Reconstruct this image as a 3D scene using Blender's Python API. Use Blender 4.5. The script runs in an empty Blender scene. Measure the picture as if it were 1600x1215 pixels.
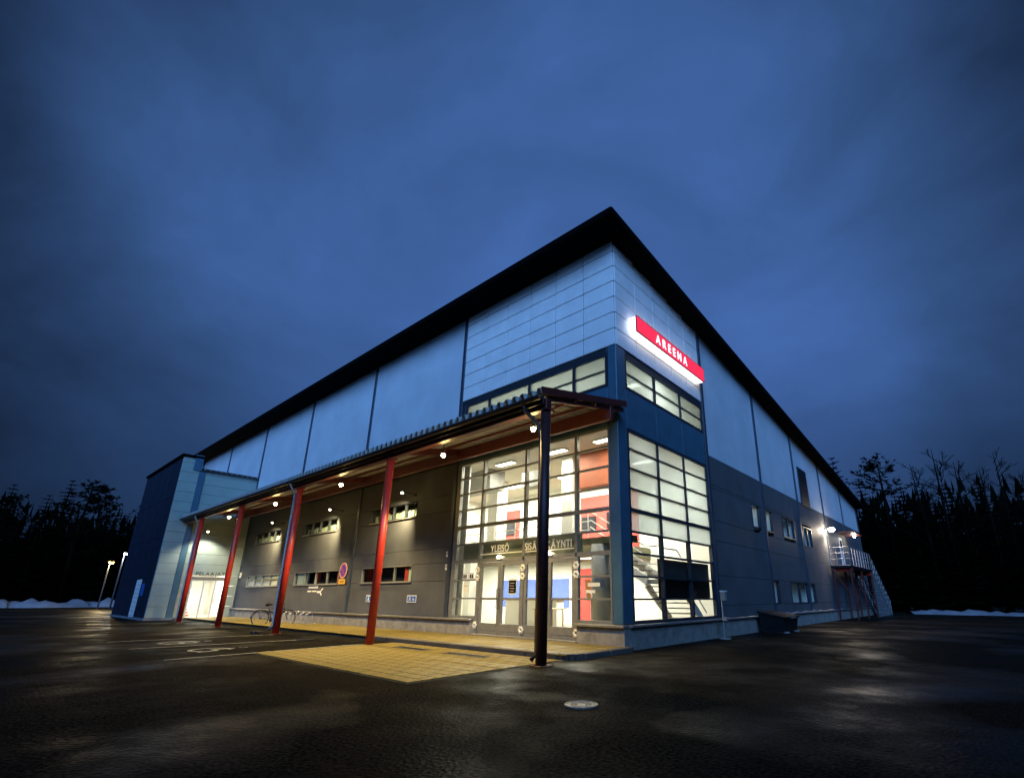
import bpy, math, random
from mathutils import Vector, Matrix
random.seed(7)
PI = math.pi
S = bpy.context.scene
C = S.collection

# ------------------------------------------------------------------ camera
cam = bpy.data.cameras.new('camera')
cam.sensor_fit = 'HORIZONTAL'; cam.sensor_width = 36.0
cam.lens = 752.77 * 36.0 / 1600.0
cam.shift_x = -(891.98 - 800.0) / 1600.0
cam.shift_y = (698.03 - 607.5) / 1600.0
cam.clip_start = 0.05; cam.clip_end = 2000
co = bpy.data.objects.new('camera', cam); C.objects.link(co)
RX = ((0.7717601, -0.1872696, -0.6077141), (0.6359093, 0.2308471, 0.7364299), (0.0023781, -0.9547983, 0.2972451))
m = Matrix([[RX[i][0], -RX[i][1], -RX[i][2]] for i in range(3)]).to_4x4()
m.translation = (7.309, -10.981, 1.3)
co.matrix_world = m
S.camera = co
S.view_settings.view_transform = 'Standard'; S.view_settings.look = 'None'
S.view_settings.exposure = 0.0; S.view_settings.gamma = 1.0
S.cycles.use_denoising = True
try: S.cycles.denoiser = 'OPENIMAGEDENOISE'
except Exception: pass
S.cycles.max_bounces = 6; S.cycles.diffuse_bounces = 3; S.cycles.glossy_bounces = 3
S.cycles.transparent_max_bounces = 12; S.cycles.transmission_bounces = 4
S.cycles.sample_clamp_indirect = 4.0
S.cycles.caustics_reflective = False; S.cycles.caustics_refractive = False

# ------------------------------------------------------------------ world: overcast blue dusk
W = bpy.data.worlds.new('World'); S.world = W; W.use_nodes = True
nt = W.node_tree; N = nt.nodes; L = nt.links
for n in list(N): N.remove(n)
def wn(t, **k):
    n = N.new(t)
    for a, b in k.items(): setattr(n, a, b)
    return n
out = wn('ShaderNodeOutputWorld'); bg = wn('ShaderNodeBackground')
tc = wn('ShaderNodeTexCoord')
sky = wn('ShaderNodeTexSky', sky_type='NISHITA', sun_disc=False)
SUN_AZ = math.radians(-38)      # azimuth of the last light, behind the camera
sky.sun_elevation = math.radians(1.0); sky.sun_rotation = math.radians(150)
sky.air_density = 1.0; sky.dust_density = 2.0; sky.ozone_density = 5.0
# cloud deck: large soft noise, brighter where it thins out behind the hall
mp = wn('ShaderNodeMapping'); mp.inputs['Scale'].default_value = (1.0, 1.0, 1.7); mp.inputs['Rotation'].default_value = (.35, .2, .6)
n1 = wn('ShaderNodeTexNoise'); n1.inputs['Scale'].default_value = 2.0; n1.inputs['Detail'].default_value = 6; n1.inputs['Roughness'].default_value = 0.52
n1.inputs['Distortion'].default_value = 0.5
dot = wn('ShaderNodeVectorMath', operation='DOT_PRODUCT')
dot.inputs[1].default_value = Vector((-0.54, 0.63, 0.46)).normalized()
nor = wn('ShaderNodeVectorMath', operation='NORMALIZE')
L.new(tc.outputs['Generated'], nor.inputs[0]); L.new(nor.outputs[0], dot.inputs[0])
L.new(tc.outputs['Generated'], mp.inputs[0]); L.new(mp.outputs[0], n1.inputs['Vector'])
gl = wn('ShaderNodeMapRange', interpolation_type='SMOOTHERSTEP')
gl.inputs['From Min'].default_value = 0.46; gl.inputs['From Max'].default_value = 1.0
gl.inputs['To Min'].default_value = 0.0; gl.inputs['To Max'].default_value = 0.72
L.new(dot.outputs['Value'], gl.inputs['Value'])
ns = wn('ShaderNodeMath', operation='MULTIPLY_ADD'); ns.inputs[1].default_value = 0.80; ns.inputs[2].default_value = -0.28
L.new(n1.outputs['Fac'], ns.inputs[0])
ad = wn('ShaderNodeMath', operation='ADD', use_clamp=True)
L.new(gl.outputs[0], ad.inputs[0]); L.new(ns.outputs[0], ad.inputs[1])
cr = wn('ShaderNodeValToRGB')
e = cr.color_ramp.elements
e[0].position = 0.0; e[0].color = (0.006, 0.0125, 0.031, 1)
e[1].position = 1.0; e[1].color = (0.068, 0.165, 0.48, 1)
for p_, c_ in ((0.30, (0.014, 0.032, 0.083, 1)), (0.62, (0.036, 0.090, 0.240, 1))):
    q = cr.color_ramp.elements.new(p_); q.color = c_
L.new(ad.outputs[0], cr.inputs['Fac'])
skm = wn('ShaderNodeMix', data_type='RGBA', blend_type='MULTIPLY'); skm.inputs['Factor'].default_value = 1
skm.inputs['B'].default_value = (0.05, 0.05, 0.05, 1)
L.new(sky.outputs[0], skm.inputs['A'])
mx = wn('ShaderNodeMix', data_type='RGBA'); mx.inputs['Factor'].default_value = 0.94
L.new(skm.outputs['Result'], mx.inputs['A']); L.new(cr.outputs[0], mx.inputs['B'])
sx_ = wn('ShaderNodeSeparateXYZ'); L.new(nor.outputs[0], sx_.inputs[0])
hz_ = wn('ShaderNodeMapRange', interpolation_type='SMOOTHSTEP')
hz_.inputs['From Min'].default_value = 0.0; hz_.inputs['From Max'].default_value = 0.5; hz_.inputs['To Min'].default_value = .45; hz_.inputs['To Max'].default_value = 1.0
L.new(sx_.outputs['Z'], hz_.inputs['Value'])
hm_ = wn('ShaderNodeVectorMath', operation='SCALE'); L.new(mx.outputs['Result'], hm_.inputs[0]); L.new(hz_.outputs[0], hm_.inputs['Scale'])
L.new(hm_.outputs[0], bg.inputs[0]); bg.inputs[1].default_value = 1.0
L.new(bg.outputs[0], out.inputs[0])

# the one sun lamp: the dusk glow from the open sky behind the camera, very soft
sl = bpy.data.lights.new('sun', 'SUN'); sl.energy = 5.0; sl.angle = math.radians(52); sl.color = (0.175, 0.43, 1.0)
so = bpy.data.objects.new('sun', sl); C.objects.link(so)
sd = Vector((0.60, -0.80, 0.43)).normalized()
so.rotation_euler = sd.to_track_quat('Z', 'Y').to_euler()
so.location = (20, -40, 30)

# ------------------------------------------------------------------ materials
MT = {}
def mat(name, col=(.5, .5, .5), rough=.6, metal=0., vary=0., vscale=3., bump=0., bscale=40., emit=None, estr=0., rvary=0., spec=.5, stretch=None):
    if name in MT: return MT[name]
    M = bpy.data.materials.new(name); M.use_nodes = True
    t = M.node_tree; b = t.nodes['Principled BSDF']
    b.inputs['Base Color'].default_value = (*col, 1); b.inputs['Roughness'].default_value = rough
    b.inputs['Metallic'].default_value = metal; b.inputs['Specular IOR Level'].default_value = spec
    g = None
    if vary or rvary or bump:
        g = t.nodes.new('ShaderNodeTexCoord')
        src = g.outputs['Object']
        if stretch:
            mpn = t.nodes.new('ShaderNodeMapping'); mpn.inputs['Scale'].default_value = stretch
            t.links.new(src, mpn.inputs[0]); src = mpn.outputs[0]
    if vary or rvary:
        nz = t.nodes.new('ShaderNodeTexNoise'); nz.inputs['Scale'].default_value = vscale; nz.inputs['Detail'].default_value = 6
        nz.inputs['Roughness'].default_value = .6
        t.links.new(src, nz.inputs['Vector'])
    if vary:
        r = t.nodes.new('ShaderNodeValToRGB')
        r.color_ramp.elements[0].position = .3; r.color_ramp.elements[1].position = .7
        r.color_ramp.elements[0].color = (*[c * (1 - vary) for c in col], 1)
        r.color_ramp.elements[1].color = (*[min(1, c * (1 + vary)) for c in col], 1)
        t.links.new(nz.outputs['Fac'], r.inputs[0]); t.links.new(r.outputs[0], b.inputs['Base Color'])
    if rvary:
        r2 = t.nodes.new('ShaderNodeMapRange'); r2.inputs['From Min'].default_value = .3; r2.inputs['From Max'].default_value = .7
        r2.inputs['To Min'].default_value = max(.03, rough - rvary); r2.inputs['To Max'].default_value = min(1, rough + rvary)
        t.links.new(nz.outputs['Fac'], r2.inputs['Value']); t.links.new(r2.outputs[0], b.inputs['Roughness'])
    if bump:
        nb = t.nodes.new('ShaderNodeTexNoise'); nb.inputs['Scale'].default_value = bscale; nb.inputs['Detail'].default_value = 4
        t.links.new(src, nb.inputs['Vector'])
        bp = t.nodes.new('ShaderNodeBump'); bp.inputs['Strength'].default_value = bump; bp.inputs['Distance'].default_value = .02
        t.links.new(nb.outputs['Fac'], bp.inputs['Height']); t.links.new(bp.outputs[0], b.inputs['Normal'])
    if emit:
        b.inputs['Emission Color'].default_value = (*emit, 1); b.inputs['Emission Strength'].default_value = estr
    MT[name] = M
    return M

mat('panel_light', (.60, .63, .66), .42, .0, vary=.10, vscale=.7, bump=.06, bscale=6)
mat('panel_tile', (.84, .82, .80), .38, .0, vary=.08, vscale=1.5, bump=.05, bscale=5)
mat('panel_dark', (.100, .102, .106), .6, .0, spec=.05, vary=.18, vscale=.9, bump=.05, bscale=9, rvary=.1)
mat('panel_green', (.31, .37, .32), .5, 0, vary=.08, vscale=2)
mat('panel_navy', (.050, .125, .180), .45, .0, vary=.15, vscale=2)
mat('joint_and_dimmed_panel', (.010, .015, .030), .5, 0, vary=.2, vscale=2)  # dark joint colour; on the annex front, edge-of-view dimming put into the colour
mat('pilaster', (.05, .065, .09), .45, .3, vary=.2, vscale=3)
mat('frame', (.25, .25, .23), .42, .3, vary=.15, vscale=6)
mat('frame_dark', (.035, .042, .055), .4, .3, vary=.15, vscale=6)
mat('roof_black', (.003, .0032, .0035), .9, 0, vary=.3, vscale=2, spec=.02)
mat('concrete', (.27, .255, .22), .9, 0, spec=.1, vary=.28, vscale=4, bump=.35, bscale=30)
mat('cap', (.36, .35, .34), .4, .6, vary=.15, vscale=5)
mat('red_paint', (.42, .028, .014), .38, 0, vary=.18, vscale=5, bump=.08, bscale=20)
mat('red_dark', (.10, .016, .012), .5, 0, vary=.25, vscale=5)
mat('red_paint_unlit', (.045, .012, .012), .5, 0, vary=.3, vscale=5)  # red corner post: its lack of light is put into the colour
mat('zinc', (.50, .49, .44), .5, .15, vary=.2, vscale=4)
mat('gutter', (.030, .025, .024), .45, .2, vary=.2, vscale=5)
mat('pipe', (.34, .32, .29), .4, .3, vary=.2, vscale=8)
mat('white_wall', (.78, .77, .72), .7, 0, vary=.05, vscale=1)
mat('inner_red', (.55, .06, .05), .6, 0, vary=.1)
mat('inner_blue', (.10, .17, .62), .6, 0, vary=.08)
mat('inner_rust', (.30, .075, .03), .6, 0, vary=.15)
mat('inner_olive', (.20, .20, .13), .6, 0, vary=.1)
mat('inner_floor', (.45, .40, .30), .3, 0, vary=.15, vscale=2)
mat('inner_grey', (.30, .30, .29), .6, 0, vary=.15, vscale=6)
mat('inner_dark', (.045, .05, .055), .6, 0, vary=.25, vscale=3)
mat('wood', (.62, .44, .22), .5, 0, vary=.2, vscale=5, stretch=(1, 1, 8))
mat('orange', (.75, .26, .10), .5, 0, vary=.05)
mat('screen', (.02, .022, .03), .15)
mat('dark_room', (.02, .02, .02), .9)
mat('black', (.012, .012, .013), .5, 0, spec=.2, vary=.3, vscale=8)
mat('rubber', (.012, .012, .012), .8)
mat('chrome', (.55, .55, .55), .25, .9)
mat('white_paint', (.72, .72, .70), .55, 0, vary=.1, vscale=9)
mat('letter_white', (.85, .82, .70), .5)
mat('letter_dark', (.04, .07, .06), .5)
mat('blind', (.52, .60, .50), .8, 0, vary=.06)
mat('sign_blue', (.03, .12, .42), .4)
mat('sign_purple', (.11, .06, .42), .35)
mat('sign_red', (.55, .06, .06), .4)
mat('sign_pale', (.75, .55, .52), .45)
mat('sign_yellow', (.75, .42, .05), .45)
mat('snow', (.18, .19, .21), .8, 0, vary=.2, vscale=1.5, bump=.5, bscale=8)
mat('bark', (.006, .005, .004), .9, 0, spec=.0, vary=.4, vscale=6, bump=.4, bscale=15)
mat('birch_bark', (.006, .0055, .005), .9, 0, spec=.0, vary=.5, vscale=5)
mat('needles', (.003, .0045, .003), .9, 0, spec=.0, vary=.4, vscale=1.2)
mat('marking', (.34, .34, .31), .7, 0, vary=.35, vscale=14)
mat('iron', (.30, .29, .26), .5, .4, vary=.3, vscale=25, bump=.5, bscale=60)
mat('grate', (.012, .011, .009), .6, .3)
mat('galvanised', (.45, .45, .46), .42, .6, vary=.2, vscale=12)
mat('terrain', (.02, .022, .016), .95, 0, vary=.4, vscale=.2)
WARM = (1.0, .72, .27)
mat('bulb', (1, .9, .7), .5, emit=(1, .70, .26), estr=330)
mat('bulb_small', (1, .9, .7), .5, emit=(1, .88, .60), estr=22)
mat('bulb_white', (1, 1, 1), .5, emit=(1, .84, .62), estr=260)
mat('bulb_street', (1, .8, .4), .5, emit=(1, .55, .07), estr=4.5)
mat('bulb_cold', (1, 1, 1), .5, emit=(.95, 1, 1), estr=60)
mat('lamp_panel', (1, 1, 1), .5, emit=(1, .96, .82), estr=7)
mat('neon_white', (1, 1, 1), .5, emit=(.95, .97, 1.0), estr=2.6)
mat('neon_red', (.8, .03, .06), .4, emit=(1.0, .028, .075), estr=1.0)
mat('neon_letter', (1, 1, 1), .5, emit=(1, .93, .90), estr=1.6)

def ground_mat(name, col, wet, fine, spots):
    M = bpy.data.materials.new(name); M.use_nodes = True; MT[name] = M
    t = M.node_tree; b = t.nodes['Principled BSDF']; nn = t.nodes; ll = t.links
    g = nn.new('ShaderNodeTexCoord')
    a = nn.new('ShaderNodeTexNoise'); a.inputs['Scale'].default_value = .55; a.inputs['Detail'].default_value = 7; a.inputs['Roughness'].default_value = .62
    f = nn.new('ShaderNodeTexNoise'); f.inputs['Scale'].default_value = fine; f.inputs['Detail'].default_value = 3
    v = nn.new('ShaderNodeTexVoronoi'); v.inputs['Scale'].default_value = fine * .9
    for n in (a, f, v): ll.new(g.outputs['Object'], n.inputs['Vector'])
    r = nn.new('ShaderNodeValToRGB'); r.color_ramp.elements[0].position = .35; r.color_ramp.elements[1].position = .68
    r.color_ramp.elements[0].color = (*[c * .7 for c in col], 1); r.color_ramp.elements[1].color = (*[c * 1.3 for c in col], 1)
    ll.new(a.outputs['Fac'], r.inputs[0])
    r2 = nn.new('ShaderNodeValToRGB'); r2.color_ramp.elements[0].position = .40; r2.color_ramp.elements[1].position = .62
    r2.color_ramp.elements[0].color = (1 - spots, 1 - spots, 1 - spots, 1); r2.color_ramp.elements[1].color = (1 + spots, 1 + spots, 1 + spots, 1)
    ll.new(f.outputs['Fac'], r2.inputs[0])
    mm = nn.new('ShaderNodeMix'); mm.data_type = 'RGBA'; mm.blend_type = 'MULTIPLY'; mm.inputs['Factor'].default_value = 1
    ll.new(r.outputs[0], mm.inputs['A']); ll.new(r2.outputs[0], mm.inputs['B']); ll.new(mm.outputs['Result'], b.inputs['Base Color'])
    rr = nn.new('ShaderNodeMapRange'); rr.inputs['From Min'].default_value = .36; rr.inputs['From Max'].default_value = .64
    rr.inputs['To Min'].default_value = wet[0]; rr.inputs['To Max'].default_value = wet[1]
    ll.new(a.outputs['Fac'], rr.inputs['Value']); ll.new(rr.outputs[0], b.inputs['Roughness'])
    if name == 'asphalt':
        w2 = nn.new('ShaderNodeTexNoise'); w2.inputs['Scale'].default_value = .23; w2.inputs['Detail'].default_value = 5; ll.new(g.outputs['Object'], w2.inputs['Vector'])
        sp_ = nn.new('ShaderNodeMapRange'); sp_.inputs['From Min'].default_value = .50; sp_.inputs['From Max'].default_value = .68
        sp_.inputs['To Min'].default_value = .004; sp_.inputs['To Max'].default_value = .10
        ll.new(w2.outputs['Fac'], sp_.inputs['Value']); ll.new(sp_.outputs[0], b.inputs['Specular IOR Level'])
    bp = nn.new('ShaderNodeBump'); bp.inputs['Strength'].default_value = .7; bp.inputs['Distance'].default_value = .008
    ll.new(v.outputs['Distance'], bp.inputs['Height'])
    bp2 = nn.new('ShaderNodeBump'); bp2.inputs['Strength'].default_value = .35; bp2.inputs['Distance'].default_value = .05
    ll.new(a.outputs['Fac'], bp2.inputs['Height']); ll.new(bp.outputs[0], bp2.inputs['Normal']); ll.new(bp2.outputs[0], b.inputs['Normal'])
    return M
ground_mat('asphalt', (.0135, .0118, .0092), (.34, .8), 26, .85)
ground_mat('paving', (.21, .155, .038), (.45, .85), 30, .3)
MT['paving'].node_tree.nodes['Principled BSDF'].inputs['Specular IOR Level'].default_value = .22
ground_mat('kerb', (.10, .09, .075), (.5, .85), 40, .3)

def glass_mat(name, tint=(1, 1, 1), refl=1.0, rough=.02):
    M = bpy.data.materials.new(name); M.use_nodes = True; MT[name] = M
    t = M.node_tree; nn = t.nodes; ll = t.links
    for n in list(nn): nn.remove(n)
    o = nn.new('ShaderNodeOutputMaterial'); mxs = nn.new('ShaderNodeMixShader')
    tr = nn.new('ShaderNodeBsdfTransparent'); tr.inputs[0].default_value = (*tint, 1)
    gls = nn.new('ShaderNodeBsdfGlossy'); gls.inputs['Roughness'].default_value = rough
    fr = nn.new('ShaderNodeFresnel'); fr.inputs['IOR'].default_value = 1.45
    mu = nn.new('ShaderNodeMath'); mu.operation = 'MULTIPLY'; mu.inputs[1].default_value = refl
    ge = nn.new('ShaderNodeNewGeometry'); iv = nn.new('ShaderNodeMath'); iv.operation = 'SUBTRACT'; iv.inputs[0].default_value = 1.0
    ll.new(ge.outputs['Backfacing'], iv.inputs[1])
    m3 = nn.new('ShaderNodeMath'); m3.operation = 'MULTIPLY'
    ll.new(fr.outputs[0], mu.inputs[0]); ll.new(mu.outputs[0], m3.inputs[0]); ll.new(iv.outputs[0], m3.inputs[1]); ll.new(m3.outputs[0], mxs.inputs[0])
    ll.new(tr.outputs[0], mxs.inputs[1]); ll.new(gls.outputs[0], mxs.inputs[2]); ll.new(mxs.outputs[0], o.inputs[0])
glass_mat('glass', (.93, .95, .92))
glass_mat('glass_dark', (.30, .34, .36), 1.2)
# frosted (translucent) film glass of the side windows
M_ = bpy.data.materials.new('glass_film'); M_.use_nodes = True; MT['glass_film'] = M_
_t = M_.node_tree; _b = _t.nodes['Principled BSDF']
_tr = _t.nodes.new('ShaderNodeBsdfTransparent'); _tr.inputs[0].default_value = (.47, .52, .53, 1)
_tl = _t.nodes.new('ShaderNodeBsdfTranslucent'); _tl.inputs[0].default_value = (.47, .52, .53, 1)
_mx = _t.nodes.new('ShaderNodeMixShader'); _mx.inputs[0].default_value = .45
_t.links.new(_tr.outputs[0], _mx.inputs[1]); _t.links.new(_tl.outputs[0], _mx.inputs[2])
_t.links.new(_mx.outputs[0], _t.nodes['Material Output'].inputs[0]); _t.nodes.remove(_b)

# ------------------------------------------------------------------ mesh helpers
class MB:
    def __init__(s): s.v = []; s.f = []
    def add(s, vs, fs):
        k = len(s.v); s.v += [tuple(p) for p in vs]; s.f += [tuple(i + k for i in q) for q in fs]; return s
    def box(s, x0, x1, y0, y1, z0, z1):
        return s.add([(x0, y0, z0), (x1, y0, z0), (x1, y1, z0), (x0, y1, z0), (x0, y0, z1), (x1, y0, z1), (x1, y1, z1), (x0, y1, z1)],
                     [(0, 3, 2, 1), (4, 5, 6, 7), (0, 1, 5, 4), (1, 2, 6, 5), (2, 3, 7, 6), (3, 0, 4, 7)])
    def bbox(s, x0, x1, y0, y1, z0, z1, b=.01):
        """box with chamfered edges"""
        X, Y, Z = (x0, x1), (y0, y1), (z0, z1)
        vs = []; idx = {}
        for i in (0, 1):
            for j in (0, 1):
                for k in (0, 1):
                    sx, sy, sz = (1 - 2 * i) * b, (1 - 2 * j) * b, (1 - 2 * k) * b
                    idx[i, j, k, 'x'] = len(vs); vs.append((X[i], Y[j] + sy, Z[k] + sz))
                    idx[i, j, k, 'y'] = len(vs); vs.append((X[i] + sx, Y[j], Z[k] + sz))
                    idx[i, j, k, 'z'] = len(vs); vs.append((X[i] + sx, Y[j] + sy, Z[k]))
        fs = []
        for i in (0, 1):
            q = [idx[i, 0, 0, 'x'], idx[i, 1, 0, 'x'], idx[i, 1, 1, 'x'], idx[i, 0, 1, 'x']]; fs.append(q if i else q[::-1])
            q = [idx[0, i, 0, 'y'], idx[0, i, 1, 'y'], idx[1, i, 1, 'y'], idx[1, i, 0, 'y']]; fs.append(q if i else q[::-1])
            q = [idx[0, 0, i, 'z'], idx[1, 0, i, 'z'], idx[1, 1, i, 'z'], idx[0, 1, i, 'z']]; fs.append(q if i else q[::-1])
        for i in (0, 1):
            for j in (0, 1):
                for k in (0, 1):
                    q = [idx[i, j, k, a] for a in 'xyz']; fs.append(q if (i + j + k) % 2 else q[::-1])
        for i in (0, 1):
            for j in (0, 1):
                fs.append([idx[i, j, 0, 'x'], idx[i, j, 0, 'y'], idx[i, j, 1, 'y'], idx[i, j, 1, 'x']])
                fs.append([idx[i, 0, j, 'x'], idx[i, 0, j, 'z'], idx[i, 1, j, 'z'], idx[i, 1, j, 'x']])
                fs.append([idx[0, i, j, 'y'], idx[0, i, j, 'z'], idx[1, i, j, 'z'], idx[1, i, j, 'y']])
        return s.add(vs, fs)
    def tube(s, pts, r, n=10, cap=True):
        pts = [Vector(p) for p in pts]; rs = r if isinstance(r, (list, tuple)) else [r] * len(pts)
        k = len(s.v); m_ = len(pts)
        for i, p in enumerate(pts):
            d = (pts[min(i + 1, m_ - 1)] - pts[max(i - 1, 0)]).normalized()
            a = Vector((0, 0, 1)) if abs(d.z) < .9 else Vector((1, 0, 0))
            u = d.cross(a).normalized(); w = d.cross(u)
            for j in range(n):
                t = 2 * PI * j / n; s.v.append(tuple(p + (u * math.cos(t) + w * math.sin(t)) * rs[i]))
        for i in range(m_ - 1):
            for j in range(n):
                s.f.append((k + i * n + j, k + i * n + (j + 1) % n, k + (i + 1) * n + (j + 1) % n, k + (i + 1) * n + j))
        if cap:
            s.f.append(tuple(k + j for j in range(n))[::-1]); s.f.append(tuple(k + (m_ - 1) * n + j for j in range(n)))
        return s
    def bar(s, a, b, w, h, up=(0, 0, 1)):
        a = Vector(a); b = Vector(b); d = (b - a).normalized(); u = d.cross(Vector(up)).normalized() * w / 2; q = u.cross(d).normalized() * h / 2
        vs = [a - u - q, a + u - q, a + u + q, a - u + q, b - u - q, b + u - q, b + u + q, b - u + q]
        return s.add(vs, [(0, 3, 2, 1), (4, 5, 6, 7), (0, 1, 5, 4), (1, 2, 6, 5), (2, 3, 7, 6), (3, 0, 4, 7)])
    def torus(s, c, R, r, axis='y', n=28, k=8, a0=0, a1=2 * PI):
        c = Vector(c)
        ax = {'x': (Vector((0, 1, 0)), Vector((0, 0, 1))), 'y': (Vector((1, 0, 0)), Vector((0, 0, 1))), 'z': (Vector((1, 0, 0)), Vector((0, 1, 0)))}[axis]
        full = abs(a1 - a0 - 2 * PI) < 1e-6
        pts = [c + (ax[0] * math.cos(a0 + (a1 - a0) * i / n) + ax[1] * math.sin(a0 + (a1 - a0) * i / n)) * R for i in range(n + 1)]
        return s.tube(pts, r, k, cap=not full)
    def disc(s, c, r, axis='y', n=24, th=.02):
        c = Vector(c); d = {'x': Vector((1, 0, 0)), 'y': Vector((0, 1, 0)), 'z': Vector((0, 0, 1))}[axis] * th / 2
        return s.tube([c - d, c + d], r, n)
    def dome(s, c, r, n=14, k=6, flat=1.0, full=False):
        base = len(s.v); rows = 2 * k if full else k
        for i in range(rows + 1):
            t = (-PI / 2 if full else 0) + (PI if full else PI / 2) * i / rows
            for j in range(n):
                a = 2 * PI * j / n
                s.v.append((c[0] + r * math.cos(t) * math.cos(a), c[1] + r * math.cos(t) * math.sin(a), c[2] + r * flat * math.sin(t)))
        for i in range(rows):
            for j in range(n):
                s.f.append((base + i * n + j, base + i * n + (j + 1) % n, base + (i + 1) * n + (j + 1) % n, base + (i + 1) * n + j))
        return s
    def mesh(s, name):
        me = bpy.data.meshes.new(name); me.from_pydata(s.v, [], s.f); me.validate(); me.update(); return me
    def obj(s, name, m_, parent=None, smooth=False):
        me = s.mesh(name); me.materials.append(MT[m_])
        if smooth:
            for p in me.polygons: p.use_smooth = True
        o = bpy.data.objects.new(name, me); C.objects.link(o)
        if parent is not None: o.parent = parent
        return o

def B(name, m_, parent, *a, b=0):
    q = MB()
    (q.bbox(*a, b=b) if b else q.box(*a))
    return q.obj(name, m_, parent)
def tag(o, label, cat, group=None):
    o['label'] = label; o['category'] = cat
    if group: o['group'] = group
    return o
def struct(o, label=None, kind='structure'):
    o['kind'] = kind
    if label: o['label'] = label
    return o
def thing(name, label, cat, loc=(0, 0, 0), rz=0, group=None):
    o = bpy.data.objects.new(name, None); o.empty_display_size = .2; C.objects.link(o)
    o.location = loc; o.rotation_euler = (0, 0, rz)
    return tag(o, label, cat, group)
def copy_tree(o, parent=None):
    c = o.copy(); C.objects.link(c); c.parent = parent
    for ch in o.children: copy_tree(ch, c)
    return c
def place(me, name, m_, parent, loc=(0, 0, 0), rot=(0, 0, 0), scale=(1, 1, 1)):
    o = bpy.data.objects.new(name, me); C.objects.link(o)
    if not me.materials: me.materials.append(MT[m_])
    o.location = loc; o.rotation_euler = rot; o.scale = scale
    if parent is not None: o.parent = parent
    return o
def lamp(name, kind, parent, loc, power, color, **k):
    l = bpy.data.lights.new(name, kind); l.energy = power; l.color = color
    rot = k.pop('rot', (0, 0, 0))
    for a, b in k.items(): setattr(l, a, b)
    o = bpy.data.objects.new(name, l); C.objects.link(o); o.location = loc; o.rotation_euler = rot
    if parent is not None: o.parent = parent
    return o
LET = {}
def letter_mesh(ch, ext=.01):
    if (ch, ext) in LET: return LET[ch, ext]
    cu = bpy.data.curves.new('letter', 'FONT'); cu.body = ch; cu.size = 1.0; cu.extrude = ext; cu.offset = .012
    o = bpy.data.objects.new('letter', cu); C.objects.link(o)
    bpy.context.view_layer.update()
    dg = bpy.context.evaluated_depsgraph_get()
    me = bpy.data.meshes.new_from_object(o.evaluated_get(dg)); me.name = 'letter'
    bpy.data.objects.remove(o)
    xs = [v.co.x for v in me.vertices]
    LET[ch, ext] = (me, min(xs), max(xs)); return LET[ch, ext]
def lettering(text, parent, m_, start, end, height, rot, axis, ext=.01, gap=.12):
    """letters of a word spread from start to end (world points), upright; axis 'x' (faces -y) or 'y' (faces +x)"""
    ms = [letter_mesh(c, ext) for c in text]
    tot = sum(b - a for _, a, b in ms) + gap * (len(text) - 1)
    length = end - start; h = height / .70
    sx = length / tot; cur = start
    for (me, a, b) in ms:
        me2 = me.copy(); me2.materials.clear(); me2.materials.append(MT[m_])
        yield me2, cur - a * sx, sx, h
        cur += (b - a + gap) * sx
def word_x(text, parent, m_, x0, x1, y, z, height, ext=.01, gap=.12, name='letter'):
    for me, x, sx, h in lettering(text, parent, m_, x0, x1, height, None, 'x', ext, gap):
        place(me, name, m_, parent, (x, y, z), (PI / 2, 0, 0), (sx, h, 1))
def word_y(text, parent, m_, y0, y1, x, z, height, ext=.01, gap=.12, name='letter'):
    for me, y, sx, h in lettering(text, parent, m_, y0, y1, height, None, 'y', ext, gap):
        place(me, name, m_, parent, (x, y, z), (PI / 2, 0, PI / 2), (sx, h, 1))

# ================================================================== SETTING
gm = MB()
G = 40
for i in range(G + 1):
    for j in range(G + 1):
        gm.v.append((-420 + 800 * i / G, -300 + 800 * j / G, 0))
gm.f = [(i * (G + 1) + j, (i + 1) * (G + 1) + j, (i + 1) * (G + 1) + j + 1, i * (G + 1) + j + 1) for i in range(G) for j in range(G)]
ground = gm.obj('ground', 'asphalt'); struct(ground, 'dark wet asphalt yard around the hall')

# raised sidewalk with slabs
walk = MB().box(-28.9, .10, -2.20, 0.30, -.05, .085).obj('sidewalk', 'kerb'); struct(walk, 'raised paved walkway along the entrance front')
sl_me = [MB().bbox(-.238, .238, -.238, .238, 0, .03, b=.006).mesh('paving_slab') for _ in range(1)][0]
sl_me.materials.append(MT['paving'])
k = 0
for i in range(58):
    for j in range(5):
        x = .10 - .25 - i * .5; y = -.25 - j * .485 + .05
        o = place(sl_me, 'paving_slab', 'paving', walk, (x, y - .02, .083 + random.uniform(-.002, .003)), (random.uniform(-.004, .004), random.uniform(-.004, .004), 0)); k += 1
# kerb stones: straight run then a curve round the end
kb = MB()
kerb = MB().box(-28.9, -8.0, -2.38, -2.20, -.05, .02).obj('kerb', 'kerb'); struct(kerb, 'kerb stone line of the walkway', 'structure')
for i in range(8):
    MB().bbox(-7.98 + i * .98, -7.02 + i * .98, -2.40, -2.20, -.05, .125, b=.02).obj('kerb_stone', 'kerb', kerb)
pts = [(-.14 + .34 * math.sin(t), -2.06 - .34 * math.cos(t) + .10) for t in [PI / 2 * q / 5 for q in range(6)]]
for i in range(5):
    a, b = pts[i], pts[i + 1]
    MB().bar((a[0], a[1], .04), (b[0], b[1], .04), .2, .17).obj('kerb_stone', 'kerb', kerb)
for i in range(2):
    MB().bbox(.10, .30, -1.94 + i * .97, -.99 + i * .97, -.05, .125, b=.02).obj('kerb_stone', 'kerb', kerb)

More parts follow.
